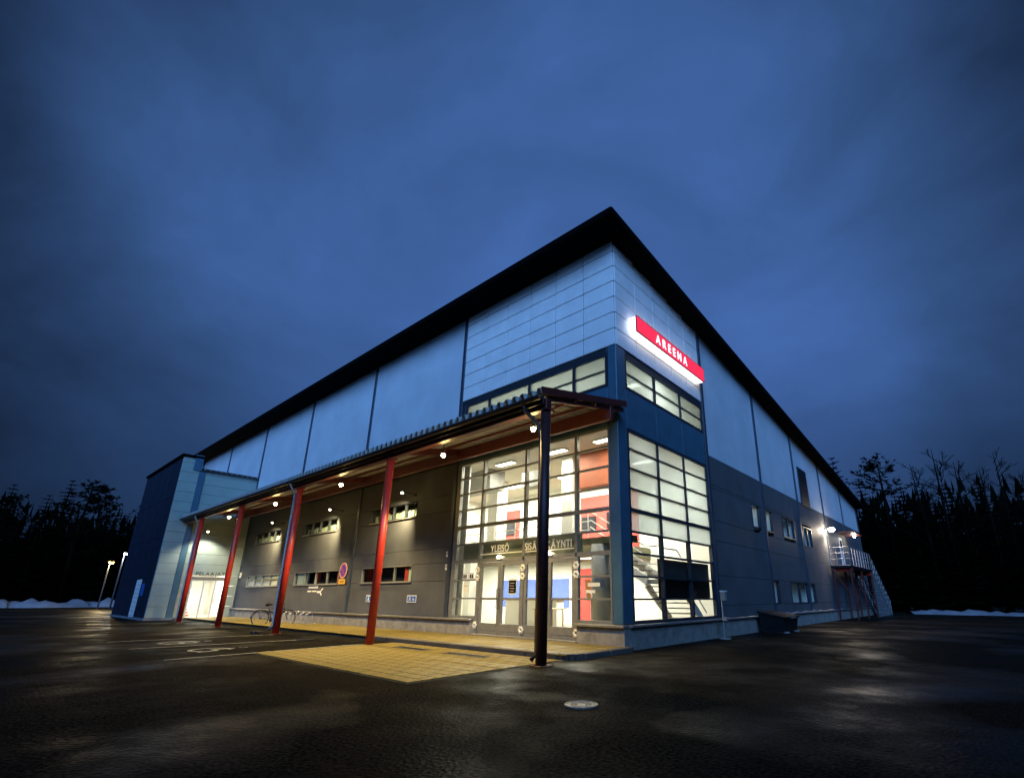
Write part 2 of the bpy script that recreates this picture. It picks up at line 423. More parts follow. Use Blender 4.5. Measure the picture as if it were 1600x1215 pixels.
# paved apron of concrete slabs in front of the kerb
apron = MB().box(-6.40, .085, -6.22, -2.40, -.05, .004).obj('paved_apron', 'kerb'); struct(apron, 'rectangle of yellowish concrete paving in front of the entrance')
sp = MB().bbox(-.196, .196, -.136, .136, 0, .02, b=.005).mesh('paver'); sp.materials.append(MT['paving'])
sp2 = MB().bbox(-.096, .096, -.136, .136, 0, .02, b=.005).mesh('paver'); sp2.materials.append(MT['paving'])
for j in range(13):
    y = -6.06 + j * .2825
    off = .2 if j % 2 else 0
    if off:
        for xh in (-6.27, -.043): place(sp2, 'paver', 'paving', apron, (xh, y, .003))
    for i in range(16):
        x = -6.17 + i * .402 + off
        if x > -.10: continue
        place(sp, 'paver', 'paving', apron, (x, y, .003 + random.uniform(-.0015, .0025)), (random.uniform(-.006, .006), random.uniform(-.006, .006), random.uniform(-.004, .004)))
for n_, (xa, xb, ya) in enumerate(((-2.95, -1.52, -3.36), (-5.1, -3.75, -3.32))):
    g = thing('drain_grate', ('dark slotted drain grate in the paving, beside the dark corner post' if n_ == 0 else 'dark slotted drain grate in the paving, farther from the corner post'), 'drain grate', (0, 0, .022), 0, 'drain grates in the paved apron')
    MB().box(xa, xb, ya, ya + .22, 0, .006).obj('tray', 'grate', g)
    fr = MB()
    for yy in (ya - .02, ya + .22): fr.box(xa - .02, xb + .02, yy, yy + .02, 0, .012)
    fr.obj('rim', 'iron', g)
    for q in range(9): MB().box(xa + .08 + q * (xb - xa - .2) / 8, xa + .10 + q * (xb - xa - .2) / 8, ya, ya + .22, .006, .011).obj('bar', 'grate', g)

# parking markings, children of the ground
def line(a, b, w=.09):
    a = Vector((*a, 0)); b = Vector((*b, 0)); d = (b - a).normalized(); u = Vector((-d.y, d.x, 0)) * w / 2
    MB().add([a - u, a + u, b + u, b - u], [(0, 3, 2, 1)]).obj('parking_marking', 'marking', ground).location.z = .005
for a, b in (((-6.42, -7.9), (-6.75, -3.3)), ((-9.9, -7.9), (-9.6, -3.4)), ((-12.9, -7.9), (-12.6, -3.5))): line(a, b)
def wheelchair(cx, cy):
    q = MB()
    def st(p0, p1, w=.10):
        a = Vector((cx + p0[0], cy + p0[1], 0)); b = Vector((cx + p1[0], cy + p1[1], 0)); d = (b - a).normalized(); u = Vector((-d.y, d.x, 0)) * w / 2
        q.add([a - u, a + u, b + u, b - u], [(0, 3, 2, 1)])
    for i in range(14):
        t0, t1 = -.2 * PI - 1.25 * PI * i / 14, -.2 * PI - 1.25 * PI * (i + 1) / 14
        st((.42 * math.cos(t0), .42 * math.sin(t0)), (.42 * math.cos(t1), .42 * math.sin(t1)))
    st((0, 0), (0, .55), .12); st((0, .05), (.38, .05)); st((.38, .08), (.52, -.4)); st((0, .38), (.3, .38), .08)
    for i in range(6): st((0, .75), (.1 * math.cos(i * PI / 3), .75 + .1 * math.sin(i * PI / 3)), .11)
    o = q.obj('parking_symbol', 'marking', ground); o.location.z = .005
wheelchair(-8.2, -6.6); wheelchair(-11.2, -6.6)

# manhole
mh = thing('manhole_cover', 'round pale cast iron manhole cover in the asphalt', 'manhole cover', (3.13, -5.70, 0))
MB().disc((0, 0, .006), .215, 'z', 40, .012).obj('plate', 'iron', mh)
MB().torus((0, 0, .012), .205, .012, 'z', 40, 6).obj('rim', 'iron', mh)
MB().torus((0, 0, .012), .13, .008, 'z', 36, 6).obj('ring', 'iron', mh)
for q in range(10):
    t = q * PI / 5; MB().bar((.06 * math.cos(t), .06 * math.sin(t), .014), (.12 * math.cos(t), .12 * math.sin(t), .014), .014, .008).obj('rib', 'iron', mh)

# ================================================================== THE HALL
hall = thing('arena_building', 'large sports hall with light blue upper cladding, dark lower walls and glazed corner entrance', 'building')
XE, YE = -46.0, 36.0
RZ0, RSL = 12.48, .106            # eaves height and fall of the roof towards the back
def ztop(y): return RZ0 - RSL * max(y, 0)
T = .16
def wall_rows(x0, x1, rows, holes, m_, y0=0.0, name='wall_panel'):
    """wall pieces on the front (y=0), each a panel with a small joint; holes = (x0,x1,z0,z1)"""
    J = .006
    for z0, z1 in rows:
        segs = [(x0, x1)]
        for hx0, hx1, hz0, hz1 in holes:
            if hz0 < z1 - .01 and hz1 > z0 + .01:
                ns_ = []
                for a, b in segs:
                    if hx1 <= a or hx0 >= b: ns_.append((a, b)); continue
                    if hx0 - a > .02: ns_.append((a, hx0))
                    if b - hx1 > .02: ns_.append((hx1, b))
                segs = ns_
        for a, b in segs:
            MB().bbox(a + J, b - J, y0, y0 + T, z0 + J, z1 - J, b=.005).obj(name, m_, hall)
def wall_rows_r(y0, y1, rows, holes, m_, name='wall_panel'):
    J = .006
    for z0, z1 in rows:
        segs = [(y0, y1)]
        for h0, h1, hz0, hz1 in holes:
            if hz0 < z1 - .01 and hz1 > z0 + .01:
                ns_ = []
                for a, b in segs:
                    if h1 <= a or h0 >= b: ns_.append((a, b)); continue
                    if h0 - a > .02: ns_.append((a, h0))
                    if b - h1 > .02: ns_.append((h1, b))
                segs = ns_
        for a, b in segs:
            MB().bbox(-T, 0, a + J, b - J, z0 + J, z1 - J, b=.005).obj(name, m_, hall)

PIL = [-7.40, -14.55, -21.70, -28.85, -36.0, -43.1]
# lower front bays
LOW_ROWS = [(.62, 1.85), (1.85, 2.49), (2.49, 3.04), (3.04, 4.38), (4.38, 5.02), (5.02, 6.60)]
bays = [
    (-14.55, -7.40, [(-13.6, -9.74, 1.85, 2.49), (-13.4, -9.76, 4.38, 5.02)]),
    (-21.70, -14.55, [(-20.55, -15.68, 1.85, 2.49), (-20.3, -16.6, 4.38, 5.02)]),
    (-28.85, -21.70, [(-27.4, -22.65, 1.85, 2.49), (-27.3, -23.4, 4.38, 5.02)])]
for x0, x1, holes in bays:
    wall_rows(x0 + .06, x1 - .06, LOW_ROWS, holes, 'panel_dark')
# upper front: light sandwich panels, two horizontal courses per bay
prev = PIL[0]
for x in PIL[1:] + [XE]:
    wall_rows(x + .06, prev - .06, [(6.60, RZ0)], [], 'panel_light')
    prev = x
# pilaster strips
for x in PIL:
    z0 = .62 if x > -29 else 8.9
    MB().bbox(x - .09, x + .09, -.05, .10, z0, RZ0, b=.01).obj('pilaster', 'pilaster', hall)
# side (right) wall
SY = [6.06, 12.05, 18.05, 24.05, 30.05, YE]
up_w = [(10.46, 11.5, 4.25, 5.30), (12.14, 13.25, 4.25, 5.30), (14.78, 16.8, 4.22, 5.27), (18.5, 20.3, 4.05, 5.18)]
lo_w = [(12.24, 13.06, 1.03, 2.06), (14.85, 19.4, 1.03, 2.06)]
door_r = [(27.6, 28.6, 3.3, 5.4)]
for i in range(5):
    a, b = SY[i], SY[i + 1]
    hs = up_w + lo_w + door_r
    wall_rows_r(a + .05, b - .05, [(.62, 1.03), (1.03, 2.06), (2.06, 3.3), (3.3, 4.05), (4.05, 5.3), (5.3, 5.41), (5.41, 6.57)], hs, 'panel_dark')
    # upper light panel, sloping top
    za, zb = ztop(a), ztop(b)
    for (u0, u1) in ((a + .056, b - .056),):
        vs = [(-T, u0, 6.576), (0, u0, 6.576), (0, u1, 6.576), (-T, u1, 6.576), (-T, u0, ztop(u0)), (0, u0, ztop(u0)), (0, u1, ztop(u1)), (-T, u1, ztop(u1))]
        MB().add(vs, [(0, 3, 2, 1), (4, 5, 6, 7), (0, 1, 5, 4), (1, 2, 6, 5), (2, 3, 7, 6), (3, 0, 4, 7)]).obj('wall_panel', 'panel_light', hall)
for y in SY:
    MB().bbox(-.10, .06, y - .09, y + .09, .62, ztop(y) - .01, b=.01).obj('pilaster', 'pilaster', hall)
# ventilation louvre high on the side wall
lv = MB().box(.001, .05, 18.95, 20.75, 6.45, 8.75).obj('vent_louvre', 'frame_dark', hall)
for q in range(11): MB().bar((.065, 18.98, 6.55 + q * .205), (.065, 20.72, 6.55 + q * .205), .09, .015, (1, 0, 1)).obj('slat', 'frame_dark', lv)

# tiled corner block: cladding cassettes
ZC0, CW, CH = 8.68, 1.233, .566
nrow = 7
cx = [0 - i * CW for i in range(7)]
tilem = 'panel_tile'
for r in range(nrow):
    z0 = ZC0 + r * .5675; z1 = min(z0 + .5675, RZ0)
    for i in range(6):
        a, b = -.004 - (i + 1) * 1.2185 + .0, -.004 - i * 1.2185
        MB().bbox(a + .018, b - .018, -.03 + random.uniform(-.002, .002), .02, z0 + .014, z1 - .014, b=.006).obj('cladding_panel', tilem, hall)
    for i in range(5):
        a, b = .004 + i * 1.19, .004 + (i + 1) * 1.19
        zz = min(z1, ztop(b) - .01)
        if zz - z0 < .05: continue
        MB().bbox(-.02, .025 + random.uniform(-.002, .002), a + .018, b - .018, z0 + .014, zz - .014, b=.006).obj('cladding_panel', tilem, hall)
# backing of the cassettes (dark joint colour)
MB().box(-7.33, -.03, .022, .14, ZC0, RZ0).obj('wall_backing', 'joint_and_dimmed_panel', hall)
MB().add([(-.14, .14, ZC0), (-.022, .14, ZC0), (-.022, 5.97, ZC0), (-.14, 5.97, ZC0), (-.14, .14, RZ0 - .02), (-.022, .14, RZ0 - .02), (-.022, 5.97, ztop(5.97)), (-.14, 5.97, ztop(5.97))],
         [(0, 3, 2, 1), (4, 5, 6, 7), (0, 1, 5, 4), (1, 2, 6, 5), (2, 3, 7, 6), (3, 0, 4, 7)]).obj('wall_backing', 'panel_navy', hall)
# spandrel bands between the lower and upper glazing
MB().bbox(-7.31, -.33, 0, .14, 6.09, 7.36, b=.006).obj('spandrel_panel', 'panel_navy', hall)
for a, b in ((.51, 2.30), (2.30, 4.13), (4.13, 5.96)):
    MB().bbox(-.14, 0, a + .005, b - .005, 6.09, 7.36, b=.006).obj('spandrel_panel', 'panel_navy', hall)
# corner pillar
MB().bbox(-.30, .015, -.015, .49, .62, ZC0, b=.02).obj('corner_pillar', 'panel_navy', hall)
MB().bbox(-.325, -.305, -.03, .06, .66, 6.08, b=.004).obj('edge_trim', 'frame', hall)
# plinth and caps
def plinth(x0, x1):
    MB().bbox(x0, x1, -.10, .14, -.10, .545, b=.012).obj('plinth', 'concrete', hall)
    MB().bbox(x0 - .03, x1 + .03, -.19, .10, .55, .615, b=.008).obj('plinth_cap', 'cap', hall)
for a, b in ((-28.85, -21.7), (-21.69, -14.6), (-14.59, -5.98)): plinth(a, b)
plinth(-1.46, .10)
yy = [.145, 6.1, 12.1, 18.1, 24.1, 30.1, 36.0]
for i in range(6):
    MB().bbox(-.14, .10, yy[i], yy[i + 1] - .012, -.10, .545, b=.012).obj('plinth', 'concrete', hall)
    MB().bbox(-.10, .19, yy[i], yy[i + 1] - .012, .55, .612, b=.008).obj('plinth_cap', 'cap', hall)
# roof: falls to the back; deep black eaves
OL, OR = .95, .60
def rz(y): return RZ0 + .005 - RSL * y
vs = []
for (y, top) in ((-OL, .0), (YE + .6, .0)):
    for x in (XE - .6, OR):
        vs += [(x, y, rz(y)), (x, y, rz(y) + .16)]
MB().add(vs, [(0, 2, 6, 4), (1, 5, 7, 3), (0, 1, 3, 2), (4, 6, 7, 5), (2, 3, 7, 6), (0, 4, 5, 1)]).obj('roof', 'roof_black', hall)
MB().bbox(XE - .6, OR + .03, -OL - .05, -OL, rz(-OL) - .05, rz(-OL) + .20, b=.01).obj('fascia', 'roof_black', hall)
def rake(x0, x1):
    vs = []
    for y in (-OL, YE + .6):
        for x in (x0, x1):
            vs += [(x, y, rz(y) - .05), (x, y, rz(y) + .20)]
    return MB().add(vs, [(0, 2, 6, 4), (1, 5, 7, 3), (0, 1, 3, 2), (4, 6, 7, 5), (2, 3, 7, 6), (0, 4, 5, 1)])
rake(OR, OR + .05).obj('fascia', 'roof_black', hall)
# hidden rear and far walls so the hall is a closed body
MB().box(XE, 0, YE - .15, YE - .01, 0, ztop(YE)).obj('rear_wall', 'panel_dark', hall)
MB().add([(XE, .2, 0), (XE + .1, .2, 0), (XE + .1, YE - .2, 0), (XE, YE - .2, 0), (XE, .2, RZ0), (XE + .1, .2, RZ0), (XE + .1, YE - .2, ztop(YE)), (XE, YE - .2, ztop(YE))],
         [(0, 3, 2, 1), (4, 5, 6, 7), (0, 1, 5, 4), (1, 2, 6, 5), (2, 3, 7, 6), (3, 0, 4, 7)]).obj('end_wall', 'panel_light', hall)

# ---- glazing
ROWS = [.65, 1.25, 1.85, 2.47, 3.07, 3.68, 4.30, 4.90, 5.50, 6.06]
COLS = [-7.12, -5.80, -3.68, -1.56, -.32]
def pane_mesh(w, h, ax):
    return MB().box(0, w, -.006, .006, 0, h) if ax == 'x' else MB().box(-.006, .006, 0, w, 0, h)
def glaze(name, ax, cols, rows, skip=None, fm='frame', gm_='glass', thick=(), mw=.085, d0=.0, d1=.13, lbl=None, jit=0.0):
    """curtain wall: outer frame (the part), mullions, transoms and panes as sub-parts"""
    u0, u1, z0, z1 = cols[0], cols[-1], rows[0], rows[-1]
    def bx(q, a, b, za, zb, e0=0., e1=0.):
        return q.box(a, b, d0 - e0, d1 + e1, za, zb) if ax == 'x' else q.box(-d1 - e1, -d0 + e0, a, b, za, zb)
    q = MB(); w = .05
    bx(q, u0 - w, u0 + w, z0 - w, z1 + w); bx(q, u1 - w, u1 + w, z0 - w, z1 + w)
    bx(q, u0 + w, u1 - w, z1 - w, z1 + w)
    if skip is None: bx(q, u0 + w, u1 - w, z0 - w, z0 + w)
    else:
        bx(q, u0 + w, skip[0] - .05, z0 - w, z0 + w); bx(q, skip[1] + .05, u1 - w, z0 - w, z0 + w)
    part = q.obj(name, fm, hall)
    if lbl: part['label'] = lbl
    for c in cols[1:-1]:
        za = z0
        if skip and skip[0] - .1 < c < skip[1] + .1: za = skip[2]
        bx(MB(), c - mw / 2, c + mw / 2, za + .05, z1 - .05, .002, .0).obj('mullion', fm, part)
    for i, r in enumerate(rows[1:-1]):
        th = .11 if any(abs(r - t) < .02 for t in thick) else .05
        for a, b in zip(cols[:-1], cols[1:]):
            if skip and a > skip[0] - .1 and b < skip[1] + .1 and r < skip[2] - .05: continue
            bx(MB(), a + mw / 2, b - mw / 2, r - th / 2, r + th / 2, -.004, -.01).obj('transom', fm, part)
    for za, zb in zip(rows[:-1], rows[1:]):
        for a, b in zip(cols[:-1], cols[1:]):
            if skip and a > skip[0] - .1 and b < skip[1] + .1 and zb < skip[2] + .02: continue
            g_ = gm_(a, b, za, zb) if callable(gm_) else gm_
            if ax == 'x': o = MB().box(a + .03, b - .03, d0 + .045, d0 + .057, za + .02, zb - .02).obj('pane', g_, part)
            else: o = MB().box(-d0 - .057, -d0 - .045, a + .03, b - .03, za + .02, zb - .02).obj('pane', g_, part)
    return part
glaze('curtain_wall', 'x', COLS, ROWS, skip=(-5.80, -1.56, 2.47), thick=(2.47, 3.68), lbl='tall glazed entrance wall under the canopy')
glaze('curtain_wall', 'y', [.53, 2.29, 4.12, 5.94], ROWS, fm='frame_dark', thick=(3.68,), lbl='tall glazed wall on the side facade',
      gm_=lambda a, b, za, zb: 'glass_film' if za > 3.0 else 'glass')
glaze('window_band', 'x', [-7.05, -5.74, -3.66, -1.65, -.36], [7.42, 7.92, 8.45], fm='frame_dark', mw=.10, gm_='glass_film', lbl='upper window band above the canopy')
glaze('window_band', 'y', [.53, 2.30, 4.13, 5.94], [7.42, 7.92, 8.45], fm='frame_dark', mw=.10, gm_='glass_film', lbl='upper window band on the side facade')
for q in ((-7.31, -.33, 0), ):
    MB().bbox(-7.31, -.33, .002, .13, 8.505, ZC0 - .01, b=.005).obj('head_trim', 'frame_dark', hall)
    MB().bbox(-.13, -.002, .51, 5.96, 8.505, ZC0 - .01, b=.005).obj('head_trim', 'frame_dark', hall)
    MB().bbox(-7.31, -7.18, .002, .13, .64, 6.08, b=.005).obj('jamb', 'frame', hall)
    MB().bbox(-7.31, -7.12, .002, .13, 7.37, 8.5, b=.005).obj('jamb', 'frame_dark', hall)

# ---- entrance doors: two pairs
def door(x0, x1, hinge):
    d = MB()
    d.box(x0, x0 + .10, .02, .10, .17, 2.39); d.box(x1 - .10, x1, .02, .10, .17, 2.39)
    d.box(x0 + .10, x1 - .10, .02, .10, 2.28, 2.39); d.box(x0 + .10, x1 - .10, .022, .098, .17, .27); d.box(x0 + .10, x1 - .10, .03, .09, 1.21, 1.28)
    o = d.obj('door', 'frame', hall)
    MB().bbox(x0 + .10, x1 - .10, .012, .09, .27, .50, b=.006).obj('kick_plate', 'frame', o)
    MB().box(x0 + .09, x1 - .09, .055, .065, .50, 1.21).obj('pane', 'glass', o)
    MB().box(x0 + .09, x1 - .09, .055, .065, 1.28, 2.28).obj('pane', 'glass', o)
    hx = x1 - .05 if hinge == 'l' else x0 + .05
    MB().tube([(hx, .02, .95), (hx, -.05, .95), (hx, -.05, 1.55), (hx, .02, 1.55)], .014, 8).obj('handle', 'chrome', o)
    return o
DX = [-5.74, -4.73, -3.72, -3.64, -2.63, -1.62]
door(-5.74, -4.735, 'l'); door(-4.725, -3.72, 'r'); door(-3.64, -2.635, 'l'); door(-2.625, -1.62, 'r')
for a, b in ((-5.87, -5.75), (-3.71, -3.65), (-1.61, -1.49)):
    MB().bbox(a, b, .0, .13, .13, 2.41, b=.006).obj('door_post', 'frame', hall)
MB().bbox(-5.9, -1.46, -.12, .16, .10, .165, b=.01).obj('threshold', 'cap', hall)
# white rosette pulls on the posts
ros = MB()
for q in range(6):
    t = q * PI / 3; ros.disc((.075 * math.cos(t), 0, .075 * math.sin(t)), .042, 'y', 12, .02)
ros.torus((0, 0, 0), .06, .028, 'y', 18, 6)
rme = ros.mesh('rosette')
for (x, z) in ((-3.68, 2.17), (-3.68, 1.92), (-3.68, .36), (-5.82, 2.17), (-5.82, 1.92), (-5.82, .42), (-1.54, 2.17), (-1.54, 1.92), (-1.54, .36)):
    place(rme, 'rosette', 'letter_white', hall, (x, -.015, z))

# ---- front strip windows
def strip(x0, x1, z0, z1, n, fm='frame', back='dark_room', depth=.35):
    q = MB(); w = .04
    q.box(x0, x1, -.012, .12, z0, z0 + w); q.box(x0, x1, -.012, .12, z1 - w, z1); q.box(x0, x0 + w, -.010, .12, z0 + w, z1 - w); q.box(x1 - w, x1, -.010, .12, z0 + w, z1 - w)
    o = q.obj('window', fm, hall)
    for i in range(1, n):
        x = x0 + (x1 - x0) * i / n; MB().box(x - .02, x + .02, 0, .11, z0 + w, z1 - w).obj('mullion', fm, o)
    for i in range(n):
        a = x0 + (x1 - x0) * i / n; b = x0 + (x1 - x0) * (i + 1) / n
        MB().box(a + .02, b - .02, .055, .065, z0 + .03, z1 - .03).obj('pane', 'glass', o)
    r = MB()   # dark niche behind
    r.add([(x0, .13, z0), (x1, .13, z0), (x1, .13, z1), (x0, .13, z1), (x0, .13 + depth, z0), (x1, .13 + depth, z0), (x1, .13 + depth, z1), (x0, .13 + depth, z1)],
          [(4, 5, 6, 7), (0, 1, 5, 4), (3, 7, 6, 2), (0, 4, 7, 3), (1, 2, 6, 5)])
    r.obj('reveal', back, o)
    MB().bbox(x0 - .04, x1 + .04, -.06, .02, z0 - .035, z0 - .002, b=.005).obj('sill', 'cap', o)
    return o
w1 = strip(-13.6, -9.74, 1.85, 2.49, 3)
MB().box(-10.45, -10.2, .14, .17, 1.88, 2.46).obj('curtain', 'inner_red', w1)
MB().box(-10.18, -9.8, .14, .17, 1.88, 2.46).obj('blind', 'blind', w1)
w2 = strip(-20.55, -15.68, 1.85, 2.49, 4)
MB().box(-20.5, -19.3, .14, .17, 1.88, 2.46).obj('blind', 'blind', w2)
MB().box(-16.1, -15.75, .14, .17, 1.88, 2.46).obj('curtain', 'inner_red', w2)
w3 = strip(-27.4, -22.65, 1.85, 2.49, 4)
MB().box(-27.35, -22.7, .03, .05, 2.18, 2.26).obj('middle_rail', 'inner_olive', w3)
for i in range(4):
    a = -27.36 + i * 1.1875
    MB().box(a + .02, a + 1.14, .08, .10, 1.90, 2.17).obj('blind', 'white_wall', w3)
    MB().box(a + .02, a + 1.14, .08, .10, 2.28, 2.44).obj('blind', 'blind', w3)
for a, b in ((-13.4, -9.76), (-20.3, -16.6), (-27.3, -23.4)):
    o = strip(a, b, 4.38, 5.02, 4, 'frame_dark')
    for i in range(14):
        x = a + .12 + i * (b - a - .3) / 14
        MB().box(x, x + (b - a) / 22, .16, .18, 4.42, 4.70 + random.uniform(-.02, .05)).obj('blind', 'blind', o)
# side wall windows
def side_window(y0, y1, z0, z1, lit, n=1):
    q = MB(); w = .05
    q.box(-.12, .012, y0, y1, z0, z0 + w); q.box(-.12, .012, y0, y1, z1 - w, z1); q.box(-.12, .010, y0, y0 + w, z0 + w, z1 - w); q.box(-.12, .010, y1 - w, y1, z0 + w, z1 - w)
    o = q.obj('window', 'frame_dark', hall)
    for i in range(1, n):
        y = y0 + (y1 - y0) * i / n; MB().box(-.11, 0, y - .025, y + .025, z0 + w, z1 - w).obj('mullion', 'frame_dark', o)
    for i in range(n):
        a = y0 + (y1 - y0) * i / n; b = y0 + (y1 - y0) * (i + 1) / n
        MB().box(-.065, -.055, a + .02, b - .02, z0 + .03, z1 - .03).obj('pane', 'glass', o)
    d = .5
    MB().add([(-.13, y0, z0), (-.13, y1, z0), (-.13, y1, z1), (-.13, y0, z1), (-.13 - d, y0, z0), (-.13 - d, y1, z0), (-.13 - d, y1, z1), (-.13 - d, y0, z1)],
             [(4, 5, 6, 7), (0, 1, 5, 4), (3, 7, 6, 2), (0, 4, 7, 3), (1, 2, 6, 5)]).obj('reveal', 'white_wall', o)
    if lit: lamp('room_light', 'AREA', o, (-.3, (y0 + y1) / 2, z1 - .06), lit, (.75, .88, 1.0), shape='RECTANGLE', size=.2, size_y=(y1 - y0) * .7)
    return o
side_window(10.46, 11.5, 4.25, 5.30, 1.6); side_window(12.14, 13.25, 4.25, 5.30, 1.4)
side_window(14.78, 16.8, 4.22, 5.27, .35, 2); side_window(18.5, 20.3, 4.05, 5.18, .15, 2)
side_window(12.24, 13.06, 1.03, 2.06, .22); side_window(14.85, 19.4, 1.03, 2.06, .5, 3)

# ---- interior of the glazed lobby
IX0, IX1, IY0, IY1 = -13.6, -.16, .16, 6.5
MB().box(IX0, IX1, .17, IY1, .05, .17).obj('lobby_floor', 'inner_floor', hall)
def inner(name, m_, *a): return MB().box(*a).obj(name, m_, hall)
inner('lobby_wall', 'white_wall', IX0, -.16, IY1, IY1 + .1, .17, 8.6)
inner('lobby_wall', 'white_wall', IX0 - .1, IX0, .17, IY1, .17, 6.5)
inner('lobby_wall', 'white_wall', IX0, -7.35, .60, .66, .17, 6.5)
inner('lobby_ceiling', 'white_wall', IX0, -.16, .18, IY1, 6.30, 6.42)
inner('lobby_wall', 'white_wall', -7.42, -7.34, .18, IY1, 6.45, 8.55)
inner('lobby_ceiling', 'white_wall', -7.3, -.16, .18, IY1, 8.56, 8.64)
# mezzanine
mez = inner('mezzanine', 'inner_olive', IX0 + .01, -2.9, 2.5, IY1 - .01, 2.82, 3.2)
MB().box(IX0 + .02, -2.9, 2.46, 2.49, 2.78, 3.24).obj('edge_board', 'inner_olive', mez)
for z in (3.55, 3.85, 4.2): MB().tube([(IX0 + .1, 2.52, z), (-2.95, 2.52, z)], .02, 6).obj('rail', 'white_paint', mez)
for i in range(9): MB().tube([(-12.8 + i * 1.22, 2.52, 3.2), (-12.8 + i * 1.22, 2.52, 4.2)], .02, 6).obj('baluster', 'white_paint', mez)
inner('transom_panel', 'inner_olive', -7.08, -1.62, .34, .40, 2.54, 3.10)
inner('stair_side_panel', 'inner_dark', -.245, -.215, 2.32, 5.90, 1.84, 2.43)
inner('stair_side_panel', 'black', -.245, -.215, 2.32, 5.90, 1.26, 1.838)
inner('gallery_beam', 'inner_olive', -2.6, -.4, 1.0, 1.5, 2.85, 3.05)
# coloured wall panels on the back wall
inner('wall_lining', 'inner_blue', -11.6, -7.2, IY1 - .03, IY1 - .002, .85, 2.1)
inner('wall_lining', 'inner_red', -6.9, -5.3, IY1 - .03, IY1 - .002, .2, 2.5)
inner('wall_lining', 'inner_red', -12.9, -10.5, IY1 - .03, IY1 - .002, 3.3, 5.6)
inner('wall_lining', 'inner_red', -6.9, -3.4, IY1 - .03, IY1 - .002, 3.3, 5.7)
inner('bulkhead', 'inner_rust', -3.3, -1.15, 2.2, 2.6, 5.0, 6.29)
inner('wall_pier', 'white_wall', -4.0, -3.5, 2.2, 2.7, 3.2, 6.29)
inner('wall_pier', 'white_wall', -9.2, -8.6, 3.2, 3.8, 3.2, 6.29)
inner('wall_pier', 'white_wall', -8.2, -7.7, 1.2, 1.7, .17, 2.8)
inner('bulkhead', 'inner_grey', -9.6, -7.3, 1.6, 2.4, 5.5, 6.29)
inner('service_duct', 'inner_grey', -5.9, -4.9, 2.0, 2.5, 5.35, 5.95)
col_ = MB().tube([(-1.54, 1.2, .17), (-1.54, 1.2, 2.84)], .30, 28).obj('round_column', 'inner_grey', hall, True)
for a, b, z0, z1 in ((-12.6, -11.9, 4.35, 4.95), (-11.6, -10.75, 4.35, 5.0), (-6.4, -5.6, 4.1, 4.8), (-5.0, -4.1, 4.2, 4.9)):
    t = tag(MB().bbox(a, b, IY1 - .09, IY1 - .035, z0, z1, b=.01).obj('wall_screen', 'screen'), 'dark flat screen on red upper lobby wall behind glass', 'screen', 'screens in the upper lobby')
# luminaires
def luminaire(x, y, z, sx, sy, pw, lab, grp, colr=(1, .95, .80)):
    t = thing('ceiling_luminaire', lab, 'ceiling light', (x, y, z), 0, grp)
    MB().bbox(-sx / 2 - .03, sx / 2 + .03, -sy / 2 - .03, sy / 2 + .03, -.05, 0, b=.01).obj('housing', 'white_paint', t)
    MB().box(-sx / 2, sx / 2, -sy / 2, sy / 2, -.062, -.052).obj('diffuser', 'lamp_panel', t)
    lamp('tube_light', 'AREA', t, (0, 0, -.08), pw, colr, shape='RECTANGLE', size=sx, size_y=sy)
LP = 1.9
for x in (-11.8, -8.6, -5.4, -2.2):
    luminaire(x, 4.5, 6.29, 1.4, .3, 240 * LP, 'long bright ceiling light of the upper lobby', 'upper lobby ceiling lights')
for x in (-6.2, -3.6, -1.4):
    luminaire(x, 1.4, 6.29, .9, .25, 60 * LP, 'short bright ceiling light just inside the tall glazing', 'lobby ceiling lights near the glazing')
for x in (-11.4, -8.8, -6.4, -4.2):
    luminaire(x, 4.4, 2.81, 1.2, .3, 125 * LP, 'bright ceiling light under the lobby mezzanine', 'lights under the mezzanine')
for x in (-5.8, -3.4, -1.2):
    luminaire(x, 2.6, 8.55, 1.2, .3, 80 * LP, 'ceiling light behind the upper window band', 'lights behind the upper windows')
# lobby staircase: first flight along x from the mezzanine, second along y down to the floor
st = thing('lobby_staircase', 'lobby stair with white railings behind the glazed corner', 'staircase')
n1_ = 8
for i in range(n1_):
    x = -2.9 + (i + .5) * .27; z = 3.2 - (i + 1) * .17
    MB().box(x - .15, x + .15, 2.55, 3.75, z - .04, z).obj('tread', 'inner_grey', st)
zl = 3.2 - 8 * .17
MB().box(-.74 - .02, -.30, 2.55, 3.75, zl - .14, zl - .01).obj('landing', 'inner_grey', st)
for y in (2.53, 3.77): MB().bar((-2.95, y, 3.1), (-.74, y, zl - .05), .05, .26).obj('stringer', 'white_paint', st)
for dz in (.45, .7, 1.0): MB().tube([(-2.95, 2.52, 3.2 + dz), (-.74, 2.52, zl + dz), (-.32, 2.52, zl + dz)], .022, 6).obj('railing', 'white_paint', st)
for i in range(9):
    z = zl - (i + 1) * .175; y = 3.78 + (i + .5) * .25
    if z < .2: break
    MB().box(-1.5, -.32, y - .14, y + .14, z - .04, z).obj('tread', 'inner_grey', st)
for x in (-1.52, -.30): MB().bar((x, 3.75, zl - .1), (x, 5.7, .28), .05, .26).obj('stringer', 'white_paint', st)
for dz in (.5, .95): MB().tube([(-.31, 2.6, zl + dz), (-.31, 3.75, zl + dz), (-.31, 5.7, .3 + dz)], .022, 6).obj('railing', 'white_paint', st)
